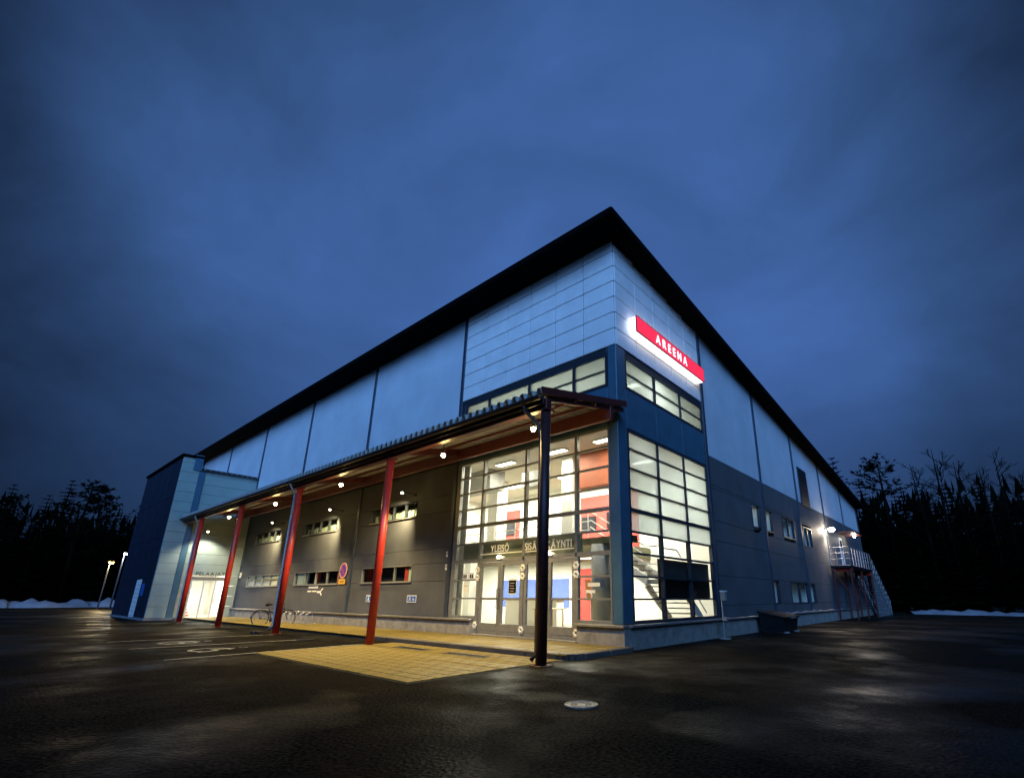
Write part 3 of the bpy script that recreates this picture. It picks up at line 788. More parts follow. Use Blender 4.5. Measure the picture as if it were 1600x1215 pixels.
# ticket desk, tables, board, posters
ds = thing('ticket_desk', 'pale wooden ticket desk inside the glass doors', 'desk', (-7.6, 4.6, .17))
MB().bbox(-1.6, 1.6, -.3, .3, 1.0, 1.06, b=.01).obj('top', 'wood', ds); MB().bbox(-1.5, 1.5, -.2, .25, 0, 1.0, b=.01).obj('front_panel', 'white_wall', ds)
tb = thing('cafe_table', 'small wooden cafe table behind the glass doors', 'table', (-4.9, 2.6, .17))
MB().bbox(-.5, .5, -.35, .35, .71, .75, b=.01).obj('top', 'wood', tb)
for sx in (-.42, .42):
    for sy in (-.28, .28): MB().tube([(sx, sy, 0), (sx, sy, .71)], .025, 8).obj('leg', 'wood', tb)
bd = thing('round_cornered_board', 'orange board with rounded corners on a grey stand behind the doors', 'notice board', (-2.95, 2.6, .17))
MB().tube([(0, 0, 0), (0, 0, 1.1)], .06, 12).obj('stand', 'inner_grey', bd)
MB().disc((0, 0, .015), .22, 'z', 20, .03).obj('foot', 'inner_grey', bd)
MB().bbox(-.24, .24, -.09, -.06, 1.05, 1.72, b=.014).obj('board', 'orange', bd)
ps = thing('poster', 'black framed poster taped to the inside of the glass door', 'poster', (-4.2, .075, 1.61))
MB().box(-.16, .16, 0, .006, -.19, .19).obj('sheet', 'black', ps)
MB().box(-.19, .19, .006, .010, -.24, .24).obj('backing', 'white_wall', ps)
for q in range(4): MB().box(-.10, .09 - .03 * (q % 2), -.004, 0, .10 - q * .08, .12 - q * .08).obj('print', 'sign_pale', ps)
nb = thing('notice_sheet', 'yellowish paper notice taped beside the entrance door', 'notice', (-6.45, .04, 1.6))
MB().box(-.12, .12, 0, .004, -.17, .17).obj('sheet', 'letter_white', nb)
MB().box(-.08, .08, -.003, 0, .05, .07).obj('print', 'inner_olive', nb)
chs = []
def stool(x, y, lab):
    t = thing('bar_stool', lab, 'stool', (x, y, .17), random.random(), 'red stools in the lobby')
    MB().disc((0, 0, .72), .19, 'z', 20, .05).obj('seat', 'inner_red', t)
    for q in range(4):
        a = q * PI / 2 + .4; MB().tube([(.13 * math.cos(a), .13 * math.sin(a), .70), (.22 * math.cos(a), .22 * math.sin(a), 0)], .016, 6).obj('leg', 'white_paint', t)
    MB().torus((0, 0, .3), .19, .01, 'z', 18, 5).obj('foot_ring', 'white_paint', t)
for x, y in ((-3.9, 4.8), (-3.3, 5.2), (-4.5, 5.3)): stool(x, y, 'red seated stool standing in the lobby behind the column')
# lettering of the entrance
lt = thing('entrance_lettering', 'white words YLEISÖ and SISÄÄNKÄYNTI on the glazing above the doors', 'lettering', (0, 0, 0))
word_x('YLEIS\u00d6', lt, 'letter_white', -5.20, -4.33, -.02, 2.72, .22, ext=.004)
word_x('SIS\u00c4\u00c4NK\u00c4YNTI', lt, 'letter_white', -3.60, -1.70, -.02, 2.70, .22, ext=.004)
MB().box(-5.72, -3.74, -.012, -.006, 2.655, 2.685).obj('base_strip', 'letter_white', lt)
MB().box(-3.60, -1.62, -.012, -.006, 2.635, 2.665).obj('base_strip', 'letter_white', lt)
for x, lab in ((-4.75, 'small round white lamp above the door pair beside the wall'), (-2.55, 'small round white lamp above the door pair beside the corner')):
    t = thing('door_lamp', lab, 'lamp', (x, -.005, 2.50), 0, 'lamps above the doors')
    MB().bbox(-.09, .09, -.05, 0, -.02, .02, b=.006).obj('base', 'white_paint', t)
    MB().dome((0, -.03, .02), .085, 14, 5).obj('globe', 'bulb_small', t, True)
for z, lab in ((2.78, 'small white sign plate on the wall beside the glazing, upper one'), (2.32, 'small white sign plate on the wall beside the glazing, lower one')):
    t = thing('wall_plate', lab, 'sign', (-7.55, -.01, z), 0, 'white plates beside the glazing')
    MB().bbox(-.08, .08, -.012, .0, -.10, .10, b=.004).obj('plate', 'letter_white', t)
    MB().box(-.045, .045, -.015, -.012, .0, .05).obj('print', 'inner_olive', t)
# picture signs on the side pane of the entrance
for x, lab in ((-6.18, 'black and white pictogram sticker on the pane beside the door post'), (-6.52, 'black and white pictogram sticker on the pane, farther from the door')):
    t = thing('pictogram_sticker', lab, 'sticker', (x, .03, 1.98), 0, 'pictogram stickers on the glazing')
    MB().box(-.13, .13, 0, .004, -.11, .11).obj('sheet', 'white_paint', t)
    for dx in (-.05, .05): MB().bbox(dx - .035, dx + .035, -.004, 0, -.07, .05, b=.001).obj('figure', 'black', t); 
t = thing('glass_sticker', 'white patch of lettering and round emblem on the pane beside the column', 'sticker', (-1.0, .03, 1.45))
for dx, dz, w, h in ((.05, .18, .42, .10), (-.02, .0, .22, .08), (-.18, .0, .10, .10)): MB().box(dx - w / 2, dx + w / 2, 0, .004, dz - h / 2, dz + h / 2).obj('print', 'letter_white', t)
MB().torus((-.12, 0, -.12), .10, .02, 'y', 20, 6).obj('emblem_ring', 'letter_white', t)

# ================================================================== SIGN
sg = thing('arena_sign', 'long red illuminated sign box reading AREENA with white glowing sides', 'sign', (0, 0, 0))
Y0, Y1, Z0, Z1, XF = .80, 5.78, 9.40, 9.96, .30
MB().bbox(XF - .03, XF, Y0, Y1, Z0, Z1, b=.008).obj('face', 'neon_red', sg)
MB().box(.05, XF - .031, Y0 + .01, Y1 - .01, Z0 + .01, Z1 - .01).obj('light_box', 'neon_white', sg)
fr = MB()
for a in ((Y0 - .006, Y1 + .006, Z0 - .012, Z0 + .006), (Y0 - .006, Y1 + .006, Z1 - .006, Z1 + .012)): fr.box(XF - .035, XF + .008, *a)
for a in ((Y0 - .012, Y0 + .006), (Y1 - .006, Y1 + .012)): fr.box(XF - .034, XF + .008, a[0], a[1], Z0 + .006, Z1 - .006)
fr.obj('rim', 'sign_red', sg)
for y in (1.3, 3.2, 5.2): MB().box(.0, .06, y, y + .1, Z0 + .1, Z1 - .1).obj('bracket', 'frame_dark', sg)
word_y('AREENA', sg, 'neon_letter', 2.02, 4.30, XF + .012, Z0 + .12, .32, ext=.006, gap=.42)

# ================================================================== CANOPY
cn = thing('entrance_canopy', 'long sloping corrugated canopy on round red posts along the entrance front', 'canopy')
PX = [.26, -6.30, -12.90, -19.35, -25.60]
DY = -3.35
CXL, CXR = -28.8, .36
YF, YB, ZF, ZB = -3.62, -.06, 5.72, 6.50
def zc(y): return ZF + (ZB - ZF) * (y - YF) / (YB - YF)
# corrugated deck (trapezoid profile across x)
prof = []
x = CXL; P = .27
while x < CXR - .01:
    for dx, h in ((0, 0), (.08, 0), (.135, .15), (.215, .15)):
        if x + dx < CXR: prof.append((x + dx, h))
    x += P
prof.append((CXR, 0))
dk = MB(); n_ = len(prof)
for y in (YF, YB):
    for (x, h) in prof: dk.v.append((x, y, zc(y) + h))
for y in (YF, YB):
    for (x, h) in prof: dk.v.append((x, y, zc(y) + h + .012))
for i in range(n_ - 1):
    dk.f.append((i, n_ + i, n_ + i + 1, i + 1)); dk.f.append((2 * n_ + i, 2 * n_ + i + 1, 3 * n_ + i + 1, 3 * n_ + i))
    dk.f.append((i, i + 1, 2 * n_ + i + 1, 2 * n_ + i)); dk.f.append((n_ + i, 3 * n_ + i, 3 * n_ + i + 1, n_ + i + 1))
dk.obj('corrugated_deck', 'zinc', cn)
# crossing purlins, beams, gutter
for i in range(4):
    a, b = CXL + i * (CXR - CXL) / 4, CXL + (i + 1) * (CXR - CXL) / 4
    MB().bbox(a + .003, b - .003, DY - .09, DY + .09, 5.42, 5.69, b=.012).obj('front_beam', 'red_dark', cn)
    MB().bbox(a + .003, b - .003, -.86, -.72, 5.92, 6.30, b=.012).obj('rear_beam', 'red_dark', cn)
    g = MB()
    for k_ in range(9):
        t0 = PI + PI * k_ / 8
        for xx in (a, b): g.v.append((xx, YF - .02 + .075 * math.cos(t0), 5.665 + .095 * math.sin(t0)))
    g.f = [(2 * k_, 2 * k_ + 1, 2 * k_ + 3, 2 * k_ + 2) for k_ in range(8)]
    g.obj('gutter', 'gutter', cn)
    MB().bbox(a, b, YF + .07, YF + .10, 5.50, 5.69, b=.004).obj('fascia_board', 'gutter', cn)
for y in (-2.35, -1.55): MB().bar((CXL, y, zc(y) - .05), (CXR, y, zc(y) - .05), .06, .08).obj('purlin', 'red_dark', cn)
MB().tube([(CXL + .2, -3.05, 5.62), (CXR - .1, -3.05, 5.62)], .022, 8).obj('conduit', 'pipe', cn)
MB().tube([(CXL + .2, -2.92, 5.66), (CXR - .3, -2.92, 5.66)], .014, 8).obj('conduit', 'pipe', cn)
for x in PX:
    MB().bar((x, DY + .05, zc(DY + .05) - (.07 if x > 0 else .12)), (x, -.1, zc(-.1) - (.07 if x > 0 else .12)), .05 if x > 0 else .12, .12 if x > 0 else .22).obj('rafter', 'red_dark', cn)
MB().bar((CXR + .0, YF + .02, ZF + .09), (CXR + .0, YB, ZB + .09), .03, .17).obj('verge_trim', 'red_dark', cn)
for i, x in enumerate(PX):
    p_ = MB().tube([(x, DY, -.02), (x, DY, 5.43)], .115, 24).obj('post', 'red_paint_unlit' if i == 0 else 'red_paint', cn, True)
    MB().bbox(x - .17, x + .17, DY - .17, DY + .17, -.01, .018, b=.006).obj('base_plate', 'red_dark', p_)
    MB().bbox(x - .14, x + .14, DY - .14, DY + .14, 5.38, 5.425, b=.006).obj('head_plate', 'red_dark', p_)
def downpipe(x, y):
    MB().tube([(x, YF - .02, 5.62), (x, YF + .02, 5.45), (x, y, 5.15), (x, y, .25), (x - .02, y - .14, .12)], .045, 12).obj('downpipe', 'pipe', cn, True)
downpipe(-13.18, DY - .05); downpipe(-25.92, DY - .05)
MB().tube([(-.20, YF - .02, 5.60), (-.20, YF + .06, 5.45), (.02, DY + .0, 5.12), (.105, DY + .02, 4.8), (.105, DY + .02, .20), (.08, DY - .10, .10)], .045, 12).obj('downpipe', 'gutter', cn, True)
# canopy lamps
CL = [(-.42, 'clear glass bulkhead lamp under the canopy at the dark corner post'), (-4.0, 'warm canopy lamp between the corner post and the next red post'),
      (-10.1, 'warm canopy lamp between the no-parking sign and the tall glazing'), (-16.1, 'warm canopy lamp above the bicycle stand'), (-22.1, 'warm canopy lamp beside the players entrance')]
for x, lab in CL:
    t = thing('canopy_lamp', lab, 'lamp', (x, -3.05, 5.15), 0, 'lamps under the canopy')
    MB().tube([(0, 0, .46), (0, 0, .13)], .018, 8).obj('stem', 'gutter', t)
    MB().tube([(0, 0, .15), (0, 0, .11), (0, 0, .08)], [.04, .07, .08], 20).obj('reflector', 'gutter', t, True)
    MB().dome((0, 0, .035), .058, 16, 5, 1, True).obj('bulb', 'bulb', t, True)
    lamp('lamp_light', 'SPOT', t, (0, 0, -.07), (420 if x > -1 else 1400), WARM, spot_size=math.radians(126), spot_blend=.55, shadow_soft_size=.06)
# small wall lamps above the upper windows
for x, z, lab in ((-10.0, 5.28, 'small wall lamp above the upper strip window beside the glazing'), (-16.2, 5.28, 'small wall lamp above the upper strip window over the bicycle'), (-23.2, 5.30, 'small wall lamp above the upper strip window beside the players entrance')):
    t = thing('wall_lamp', lab, 'lamp', (x, 0, z), 0, 'small lamps on the front wall')
    MB().bbox(-.06, .06, -.03, .0, -.05, .05, b=.006).obj('back_plate', 'black', t)
    MB().tube([(0, -.02, 0), (0, -.45, .06), (0, -.58, .05)], .016, 8).obj('arm', 'black', t)
    MB().tube([(0, -.54, .06), (0, -.62, .0)], [.04, .075], 14).obj('head', 'black', t)
    MB().dome((0, -.62, -.01), .06, 12, 4, .7, True).obj('lens', 'bulb_small', t, True)
    lamp('lamp_light', 'POINT', t, (0, -.70, -.08), 4.0, WARM, shadow_soft_size=.05)
    aim = Vector((-1.55, .85, -1.9)).normalized()
    lamp('wash_light', 'SPOT', t, (-.06, -.74, -.12), 1300, (1, .80, .42), spot_size=math.radians(100), spot_blend=1.0, shadow_soft_size=.06, rot=aim.to_track_quat('-Z', 'Y').to_euler())

# ================================================================== wall signs
ns = thing('no_parking_sign', 'round blue no-parking road sign with pale red rim on the dark wall', 'road sign', (-15.20, -.05, 2.44))
MB().disc((0, 0, 0), .345, 'y', 40, .02).obj('rim', 'sign_pale', ns); MB().disc((0, -.006, 0), .30, 'y', 40, .02).obj('ring', 'sign_red', ns)
MB().disc((0, -.012, 0), .245, 'y', 40, .02).obj('field', 'sign_purple', ns)
MB().bar((-.17, -.026, .17), (.17, -.026, -.17), .012, .05).obj('slash', 'sign_red', ns)
MB().box(-.03, .03, .01, .05, -.2, .2).obj('bracket', 'black', ns)
yp = thing('sign_plate', 'small yellow supplementary plate below the round road sign', 'sign', (-15.20, -.045, 1.95))
MB().bbox(-.30, .30, -.02, 0, -.11, .11, b=.005).obj('plate', 'sign_yellow', yp)
MB().box(-.19, .19, -.023, -.02, -.018, .018).obj('print', 'black', yp); MB().box(-.05, .05, .0, .05, -.06, .06).obj('bracket', 'black', yp)
for x, lab in ((-9.56, 'blue and white parking pictogram plate on the wall beside the glazing'), (-12.62, 'blue and white parking pictogram plate on the wall behind the red post')):
    t = thing('parking_plate', lab, 'sign', (x, -.012, 1.22), 0, 'parking plates on the front wall')
    MB().bbox(-.31, .31, -.015, 0, -.135, .135, b=.004).obj('plate', 'white_paint', t)
    MB().box(-.27, .27, -.018, -.015, -.10, .10).obj('field', 'sign_blue', t)
    f = MB(); f.torus((.12, -.02, -.03), .045, .009, 'y', 16, 5); f.bar((.10, -.02, .06), (.11, -.02, -.01), .01, .02); f.bar((.11, -.02, .0), (.17, -.02, -.01), .01, .02); f.bar((.165, -.02, -.01), (.19, -.02, -.07), .01, .02)
    f.obj('wheelchair_symbol', 'white_paint', t)
    f = MB(); f.bar((-.10, -.02, .07), (-.15, -.02, -.07), .01, .035); f.bar((-.10, -.02, .07), (-.05, -.02, -.07), .01, .035); f.obj('figure_symbol', 'white_paint', t)
t = thing('wall_lettering', 'small white lettering and key emblem on the wall below the strip window', 'lettering', (-18.0, -.006, 1.6))
MB().box(-.66, .38, -.004, 0, .08, .18).obj('text_line', 'letter_white', t)
for a, b in ((-.72, -.28), (-.2, .28)): MB().box(a, b, -.004, 0, -.09, -.02).obj('text_line', 'letter_white', t)
MB().box(.34, .72, -.004, 0, -.14, -.04).obj('emblem', 'letter_white', t)
MB().bar((.68, -.003, -.08), (.92, -.003, .07), .005, .07).obj('emblem', 'letter_white', t); MB().bar((.68, -.003, -.1), (.85, -.003, -.24), .005, .08).obj('emblem', 'letter_white', t)

# ================================================================== ANNEX (players' entrance)
ax_ = thing('annex_building', 'pale panelled annex with the PELAAJAT players entrance at the far end of the canopy', 'building')
AX = -28.9
ZT, ZL = 9.45, 8.75
def ab(name, m_, *a, b=.006, par=None): return MB().bbox(*a, b=b).obj(name, m_, par or ax_)
# side wall facing the canopy: panels with an opening
OY0, OY1 = -2.42, -.62
for r in range(15):
    z0 = .12 + r * .6; z1 = min(z0 + .6, ZL)
    if z1 - z0 < .05: continue
    mm_ = 'panel_green'
    segs = [(-2.95, -.02)] if z0 > 2.2 else [(-2.95, OY0), (OY1, -.02)]
    for a, b in segs: ab('wall_panel', mm_, AX - .15, AX, a + .005, b - .005, z0 + .006, z1 - .006)
ab('corner_post', 'panel_navy', AX - .2, AX + .05, -3.26, -2.96, .0, ZL)
for r in range(16):
    z0 = .12 + r * .6; z1 = min(z0 + .6, ZT)
    if z1 - z0 < .05: continue
    ab('wall_panel', 'panel_green', AX - .15, AX + .03, -4.18, -3.27, z0 + .006, z1 - .006)
# front wall of the annex, edge-of-view dimming put into its colour
FX0 = -38.2
edges = [AX, -31.62, -33.08, -35.6, FX0]
for i in range(4):
    a, b = edges[i + 1], edges[i]
    for r in range(4):
        z0, z1 = ((.12, 2.28), (2.28, 4.6), (4.6, 7.0), (7.0, ZT))[r]
        if i == 1 and r == 0: continue
        ab('wall_panel', 'joint_and_dimmed_panel', a + .006, b - .006 - (.16 if i == 0 else 0), -4.20, -4.05, z0 + .006, z1 - .006)
dr = ab('door', 'white_paint', -33.06, -31.64, -4.19, -4.10, .12, 2.26)
for q in range(8): MB().box(-33.0, -31.7, -4.2, -4.19, .2 + q * .25, .215 + q * .25).obj('rib', 'inner_grey', dr)
ab('wall_plate', 'sign_blue', -31.2, -30.6, -4.225, -4.2, 1.3, 2.0)
ab('end_wall', 'joint_and_dimmed_panel', FX0 - .1, FX0, -4.20, -.02, .0, ZT)
ab('roof', 'roof_black', FX0 - .1, AX + .10, -4.30, -3.20, ZT, ZT + .16)
ab('fascia', 'panel_navy', AX + .035, AX + .10, -3.62, -3.2, ZT - .75, ZT + .22)
ab('roof', 'roof_black', FX0, AX + .05, -3.19, -.02, ZL, ZL + .14)
led = ab('eaves_edge', 'gutter', AX + .06, AX + .16, -3.2, -.05, ZL - .02, ZL + .10)
for q in range(11):
    y = -3.05 + q * .29
    MB().disc((AX + .165, y, ZL + .05), .035, 'x', 12, .01).obj('corrugation_end', 'cap', led)
ab('base_strip', 'snow', FX0, AX + .04, -4.24, -4.19, -.02, .12); ab('base_strip', 'snow', AX + .0, AX + .06, -4.2, -2.45, -.02, .11)
# players' entrance room
def ar(name, m_, *a): return MB().box(*a).obj(name, m_, ax_)
ar('room_floor', 'inner_floor', -34, AX - .02, -2.9, -.05, .02, .12)
ar('room_wall', 'white_wall', -34, AX - .16, -.14, -.06, .12, 2.8); ar('room_wall', 'white_wall', -34, AX - .16, -2.95, -2.87, .12, 2.8)
ar('room_wall', 'white_wall', -34.1, -34, -2.95, -.05, .12, 2.8); ar('room_ceiling', 'white_wall', -34, AX - .16, -2.95, -.05, 2.8, 2.88)
ar('lintel', 'frame', AX - .12, AX + .02, OY0, OY1, 2.28, 2.40)
fr_ = ar('entrance_glazing', 'white_paint', AX - .08, AX - .02, OY0, OY0 + .07, .12, 2.28)
for y in (OY0 + .62, OY0 + 1.2, OY1 - .07): MB().box(AX - .08, AX - .02, y, y + .07, .12, 2.28).obj('mullion', 'white_paint', fr_)
MB().box(AX - .075, AX - .025, OY0 + .07, OY1 - .07, 2.2, 2.279).obj('transom', 'white_paint', fr_)
for a, b in ((OY0 + .07, OY0 + .62), (OY0 + .69, OY0 + 1.2), (OY0 + 1.27, OY1 - .07)):
    MB().box(AX - .055, AX - .045, a, b, .14, 2.2).obj('pane', 'glass', fr_)
MB().tube([(AX, OY0 + 1.3, .9), (AX + .06, OY0 + 1.3, .9), (AX + .06, OY0 + 1.3, 1.5), (AX, OY0 + 1.3, 1.5)], .015, 8).obj('handle', 'black', fr_)
ss = thing('players_staircase', 'stair with red risers seen through the players entrance', 'staircase', (-30.4, -2.8, .12))
for i in range(9):
    MB().box(-.1 - i * .28 - .30, -.1 - i * .28, .05, 1.0, i * .17, (i + 1) * .17).obj('step', 'white_wall', ss)
    MB().box(-.1 - i * .28, -.09 - i * .28, .05, 1.0, i * .17, i * .17 + .10).obj('riser', 'inner_red', ss)
MB().tube([(-.1, 1.03, .95), (-2.6, 1.03, 2.45)], .025, 8).obj('handrail', 'white_paint', ss)
for i in range(4): MB().tube([(-.2 - i * .7, 1.03, .1 + i * .4), (-.2 - i * .7, 1.03, 1.0 + i * .42)], .018, 6).obj('baluster', 'white_paint', ss)
luminaire(-30.6, -1.3, 2.79, 1.6, .4, 400, 'bright ceiling light inside the players entrance', 'players entrance lights', (1, .95, .84))
pl = thing('players_lettering', 'dark word PELAAJAT on the pale wall above the players entrance', 'lettering')
word_y('PELAAJAT', pl, 'letter_dark', -2.28, -.80, AX + .008, 2.50, .20, ext=.004)
t = thing('wall_lamp', 'small wall lamp high above the PELAAJAT lettering', 'lamp', (AX, -2.2, 5.1), 0, 'small lamps by the players entrance')
MB().bbox(0, .03, -.06, .06, -.05, .05, b=.006).obj('back_plate', 'black', t); MB().tube([(.02, 0, 0), (.2, 0, -.03)], [.03, .07], 12).obj('head', 'black', t)
MB().dome((.2, 0, -.04), .06, 12, 4, .7, True).obj('lens', 'bulb_small', t, True)
lamp('lamp_light', 'SPOT', t, (.95, 0, -.16), 380, (1, .93, .74), spot_size=math.radians(115), spot_blend=.6, shadow_soft_size=.06, rot=(0, math.radians(14), 0))
t = thing('door_intercom', 'small pale intercom box on the corner beside the players entrance', 'intercom', (-28.55, -.015, 2.55))
MB().bbox(-.09, .09, -.08, 0, -.16, .16, b=.01).obj('box', 'letter_white', t); MB().box(-.05, .05, -.084, -.08, .0, .09).obj('grille', 'black', t)

# ================================================================== BICYCLE + rack
bk = thing('bicycle', 'dark upright bicycle parked in the rack behind the red post', 'bicycle', (-18.2, -2.1, .0), math.atan2(.94, .35))
def wheel(x):
    w = MB().torus((x, 0, .345), .325, .02, 'y', 36, 8).obj('wheel', 'rubber', bk, True)
    MB().torus((x, 0, .345), .30, .010, 'y', 36, 6).obj('rim', 'galvanised', w)
    MB().disc((x, 0, .345), .03, 'y', 12, .09).obj('hub', 'black', w)
    s_ = MB()
    for q in range(20):
        t_ = q * 2 * PI / 20; s_.tube([(x + .02 * math.cos(t_), .02 * (-1) ** q, .345 + .02 * math.sin(t_)), (x + .3 * math.cos(t_), 0, .345 + .3 * math.sin(t_))], .002, 4, False)
    s_.obj('spokes', 'galvanised', w)
    MB().torus((x, 0, .345), .37, .022, 'y', 16, 6, .15 * PI, 1.0 * PI).obj('mudguard', 'black', w)
wheel(0); wheel(1.06)
f = MB()
bb = (.45, 0, .29); stt = (.30, 0, .72); hd = (.88, 0, .80); hb = (.93, 0, .62); ra = (0, 0, .345); fa = (1.06, 0, .345)
for a, b, r in ((bb, stt, .017), (bb, hb, .02), (stt, (.9, 0, .74), .017), (hd, hb, .02)): f.tube([a, b], r, 8)
for sy in (-.05, .05):
    f.tube([(bb[0], sy * .6, bb[2]), (0, sy, .345)], .011, 6); f.tube([stt, (0, sy, .345)], .009, 6); f.tube([hb, (1.06, sy, .345)], .012, 6)
f.obj('frame', 'black', bk)
sd_ = MB().tube([stt, (.27, 0, .90)], .014, 8).obj('seat_post', 'chrome', bk)
MB().tube([(.40, 0, .94), (.30, 0, .945), (.20, 0, .95), (.13, 0, .95)], [.02, .045, .085, .07], 12).obj('saddle', 'black', bk, True)
MB().tube([(.88, 0, .80), (.86, 0, 1.02), (.90, 0, 1.08)], .013, 8).obj('stem', 'chrome', bk)
hbk = MB().tube([(.68, -.28, 1.06), (.80, -.27, 1.08), (.90, -.1, 1.09), (.90, .1, 1.09), (.80, .27, 1.08), (.68, .28, 1.06)], .012, 8).obj('handlebar', 'chrome', bk)
for s_ in (-1, 1): MB().tube([(.64, .285 * s_, 1.055), (.76, .275 * s_, 1.075)], .018, 8).obj('grip', 'black', hbk)
ck = MB().disc((.45, .05, .29), .09, 'y', 20, .006).obj('chainring', 'black', bk)
MB().bar((.45, .06, .29), (.55, .06, .17), .02, .02).obj('crank', 'chrome', ck); MB().bar((.45, -.06, .29), (.35, -.06, .41), .02, .02).obj('crank', 'chrome', ck)
MB().bbox(.5, .6, .06, .15, .15, .17, b=.004).obj('pedal', 'black', ck); MB().bbox(.30, .40, -.15, -.06, .41, .43, b=.004).obj('pedal', 'black', ck)
cg = MB(); 
for yy_ in (-.06, 0, .06): cg.bar((-.25, yy_, .70), (.25, yy_, .70), .012, .012)
for xx_ in (-.24, 0, .24): cg.bar((xx_, -.07, .705), (xx_, .07, .705), .012, .012)
for s_ in (-.06, .06): cg.bar((-.1, s_, .70), (0, s_, .345), .01, .01)
cg.obj('carrier', 'black', bk)
MB().tube([(.42, .04, .28), (.36, .22, .02)], .01, 6).obj('kickstand', 'black', bk)
rk = thing('bicycle_rack', 'low galvanised bicycle rack along the plinth behind the bicycle', 'bicycle rack', (-19.6, -.75, .0))
MB().bar((-1.2, 0, .14), (3.0, 0, .14), .05, .05).obj('base_rail', 'galvanised', rk); MB().bar((-1.2, .38, .14), (3.0, .38, .14), .05, .05).obj('base_rail', 'galvanised', rk)
for i in range(7):
    x = -1.0 + i * .62
    MB().tube([(x, 0, .14), (x, .05, .5), (x + .03, .2, .62), (x + .06, .33, .5), (x + .06, .38, .14)], .014, 8).obj('hoop', 'galvanised', rk)
    MB().tube([(x + .14, 0, .14), (x + .14, .05, .5), (x + .11, .2, .62), (x + .08, .33, .5), (x + .08, .38, .14)], .014, 8).obj('hoop', 'galvanised', rk)
for x in (-1.2, 3.0): MB().box(x - .03, x + .03, -.05, .43, .10, .14).obj('foot', 'galvanised', rk)
t = thing('wheel_stop', 'short dark wheel stop beside a red post at the parking line', 'wheel stop', (-13.6, -3.75, 0))
MB().bbox(-.35, .35, -.08, .08, 0, .10, b=.03).obj('block', 'rubber', t); MB().box(-.1, .1, -.081, .081, .02, .05).obj('reflector', 'iron', t)

# ================================================================== outdoor steel stair on the side wall
es = thing('fire_stair', 'steel outdoor escape stair with railed landing against the side wall', 'staircase')
PX0, PX1, PY0, PY1, PZ = .12, 1.30, 23.3, 30.4, 3.22
MB().bbox(PX0, PX1, PY0, PY1, PZ - .16, PZ, b=.01).obj('landing', 'black', es)
for q in range(28): MB().box(PX0 + .03, PX1 - .03, PY0 + .06 + q * .25, PY0 + .24 + q * .25, PZ, PZ + .015).obj('grating', 'galvanised', es)
for x, y in ((PX0 + .12, PY0 + .1), (PX1 - .1, PY0 + .1), (PX0 + .12, 26.8), (PX1 - .1, 26.8), (PX0 + .12, PY1 - .1), (PX1 - .1, PY1 - .1)):
    MB().bbox(x - .05, x + .05, y - .05, y + .05, 0, PZ - .16, b=.006).obj('post', 'red_dark', es)
for a, b in (((PX1 - .1, PY0 + .1, .4), (PX1 - .1, 26.8, PZ - .3)), ((PX1 - .1, 26.8, PZ - .3), (PX1 - .1, PY1 - .1, .4)), ((PX0 + .12, PY0 + .1, PZ - .3), (PX1 - .1, PY0 + .1, 1.2))):
    MB().bar(a, b, .06, .06).obj('brace', 'red_dark', es)
MB().bbox(PX0 + .2, PX1, PY1 - .5, PY1 - .35, PZ - .42, PZ - .17, b=.008).obj('beam', 'red_paint', es)
MB().bbox(PX0 + .2, PX1, PY0 + .2, PY0 + .32, PZ - .36, PZ - .17, b=.008).obj('beam', 'red_paint', es)
def rail(p0, p1, n, par=es):
    p0 = Vector(p0); p1 = Vector(p1)
    for dz in (1.1, .75, .4): MB().tube([p0 + Vector((0, 0, dz)), p1 + Vector((0, 0, dz))], .025 if dz > 1 else .015, 8).obj('railing', 'galvanised', par)
    for i in range(n + 1):
        q = p0.lerp(p1, i / n); MB().tube([q, q + Vector((0, 0, 1.1))], .02, 6).obj('baluster', 'galvanised', par)
rail((PX1 - .03, PY0 + .03, PZ), (PX1 - .03, PY1, PZ), 8); rail((PX0 + .05, PY0 + .03, PZ), (PX1 - .03, PY0 + .03, PZ), 3)
ns_ = 17; YS = 36.6
for i in range(ns_):
    y = PY1 + (i + .5) * (YS - PY1) / ns_; z = PZ - (i + 1) * PZ / (ns_ + 1)
    MB().box(PX0 + .08, PX1 - .06, y - .15, y + .15, z - .035, z).obj('tread', 'galvanised', es)
for x in (PX0 + .05, PX1 - .03): MB().bar((x, PY1, PZ - .1), (x, YS, -.0), .05, .24).obj('stringer', 'galvanised', es)
rail((PX1 - .03, PY1, PZ), (PX1 - .03, YS, .02), 9); rail((PX0 + .05, PY1 + .3, PZ - .15), (PX0 + .05, YS, .02), 6)
# wire mesh infill under the flight
me_ = MB()
for i in range(26):
    y = PY1 + i * (YS - PY1) / 26; zt = PZ - .2 - (y - PY1) * PZ / (YS - PY1)
    if zt > .1: me_.bar((PX1 - .03, y, .02), (PX1 - .03, y, zt), .012, .012, (1, 0, 0))
for k_ in range(14):
    z = .1 + k_ * .21; ye = PY1 + (PZ - .2 - z) * (YS - PY1) / PZ
    if ye > PY1 + .1: me_.bar((PX1 - .03, PY1, z), (PX1 - .03, ye, z), .012, .012)
me_.obj('wire_mesh', 'galvanised', es)
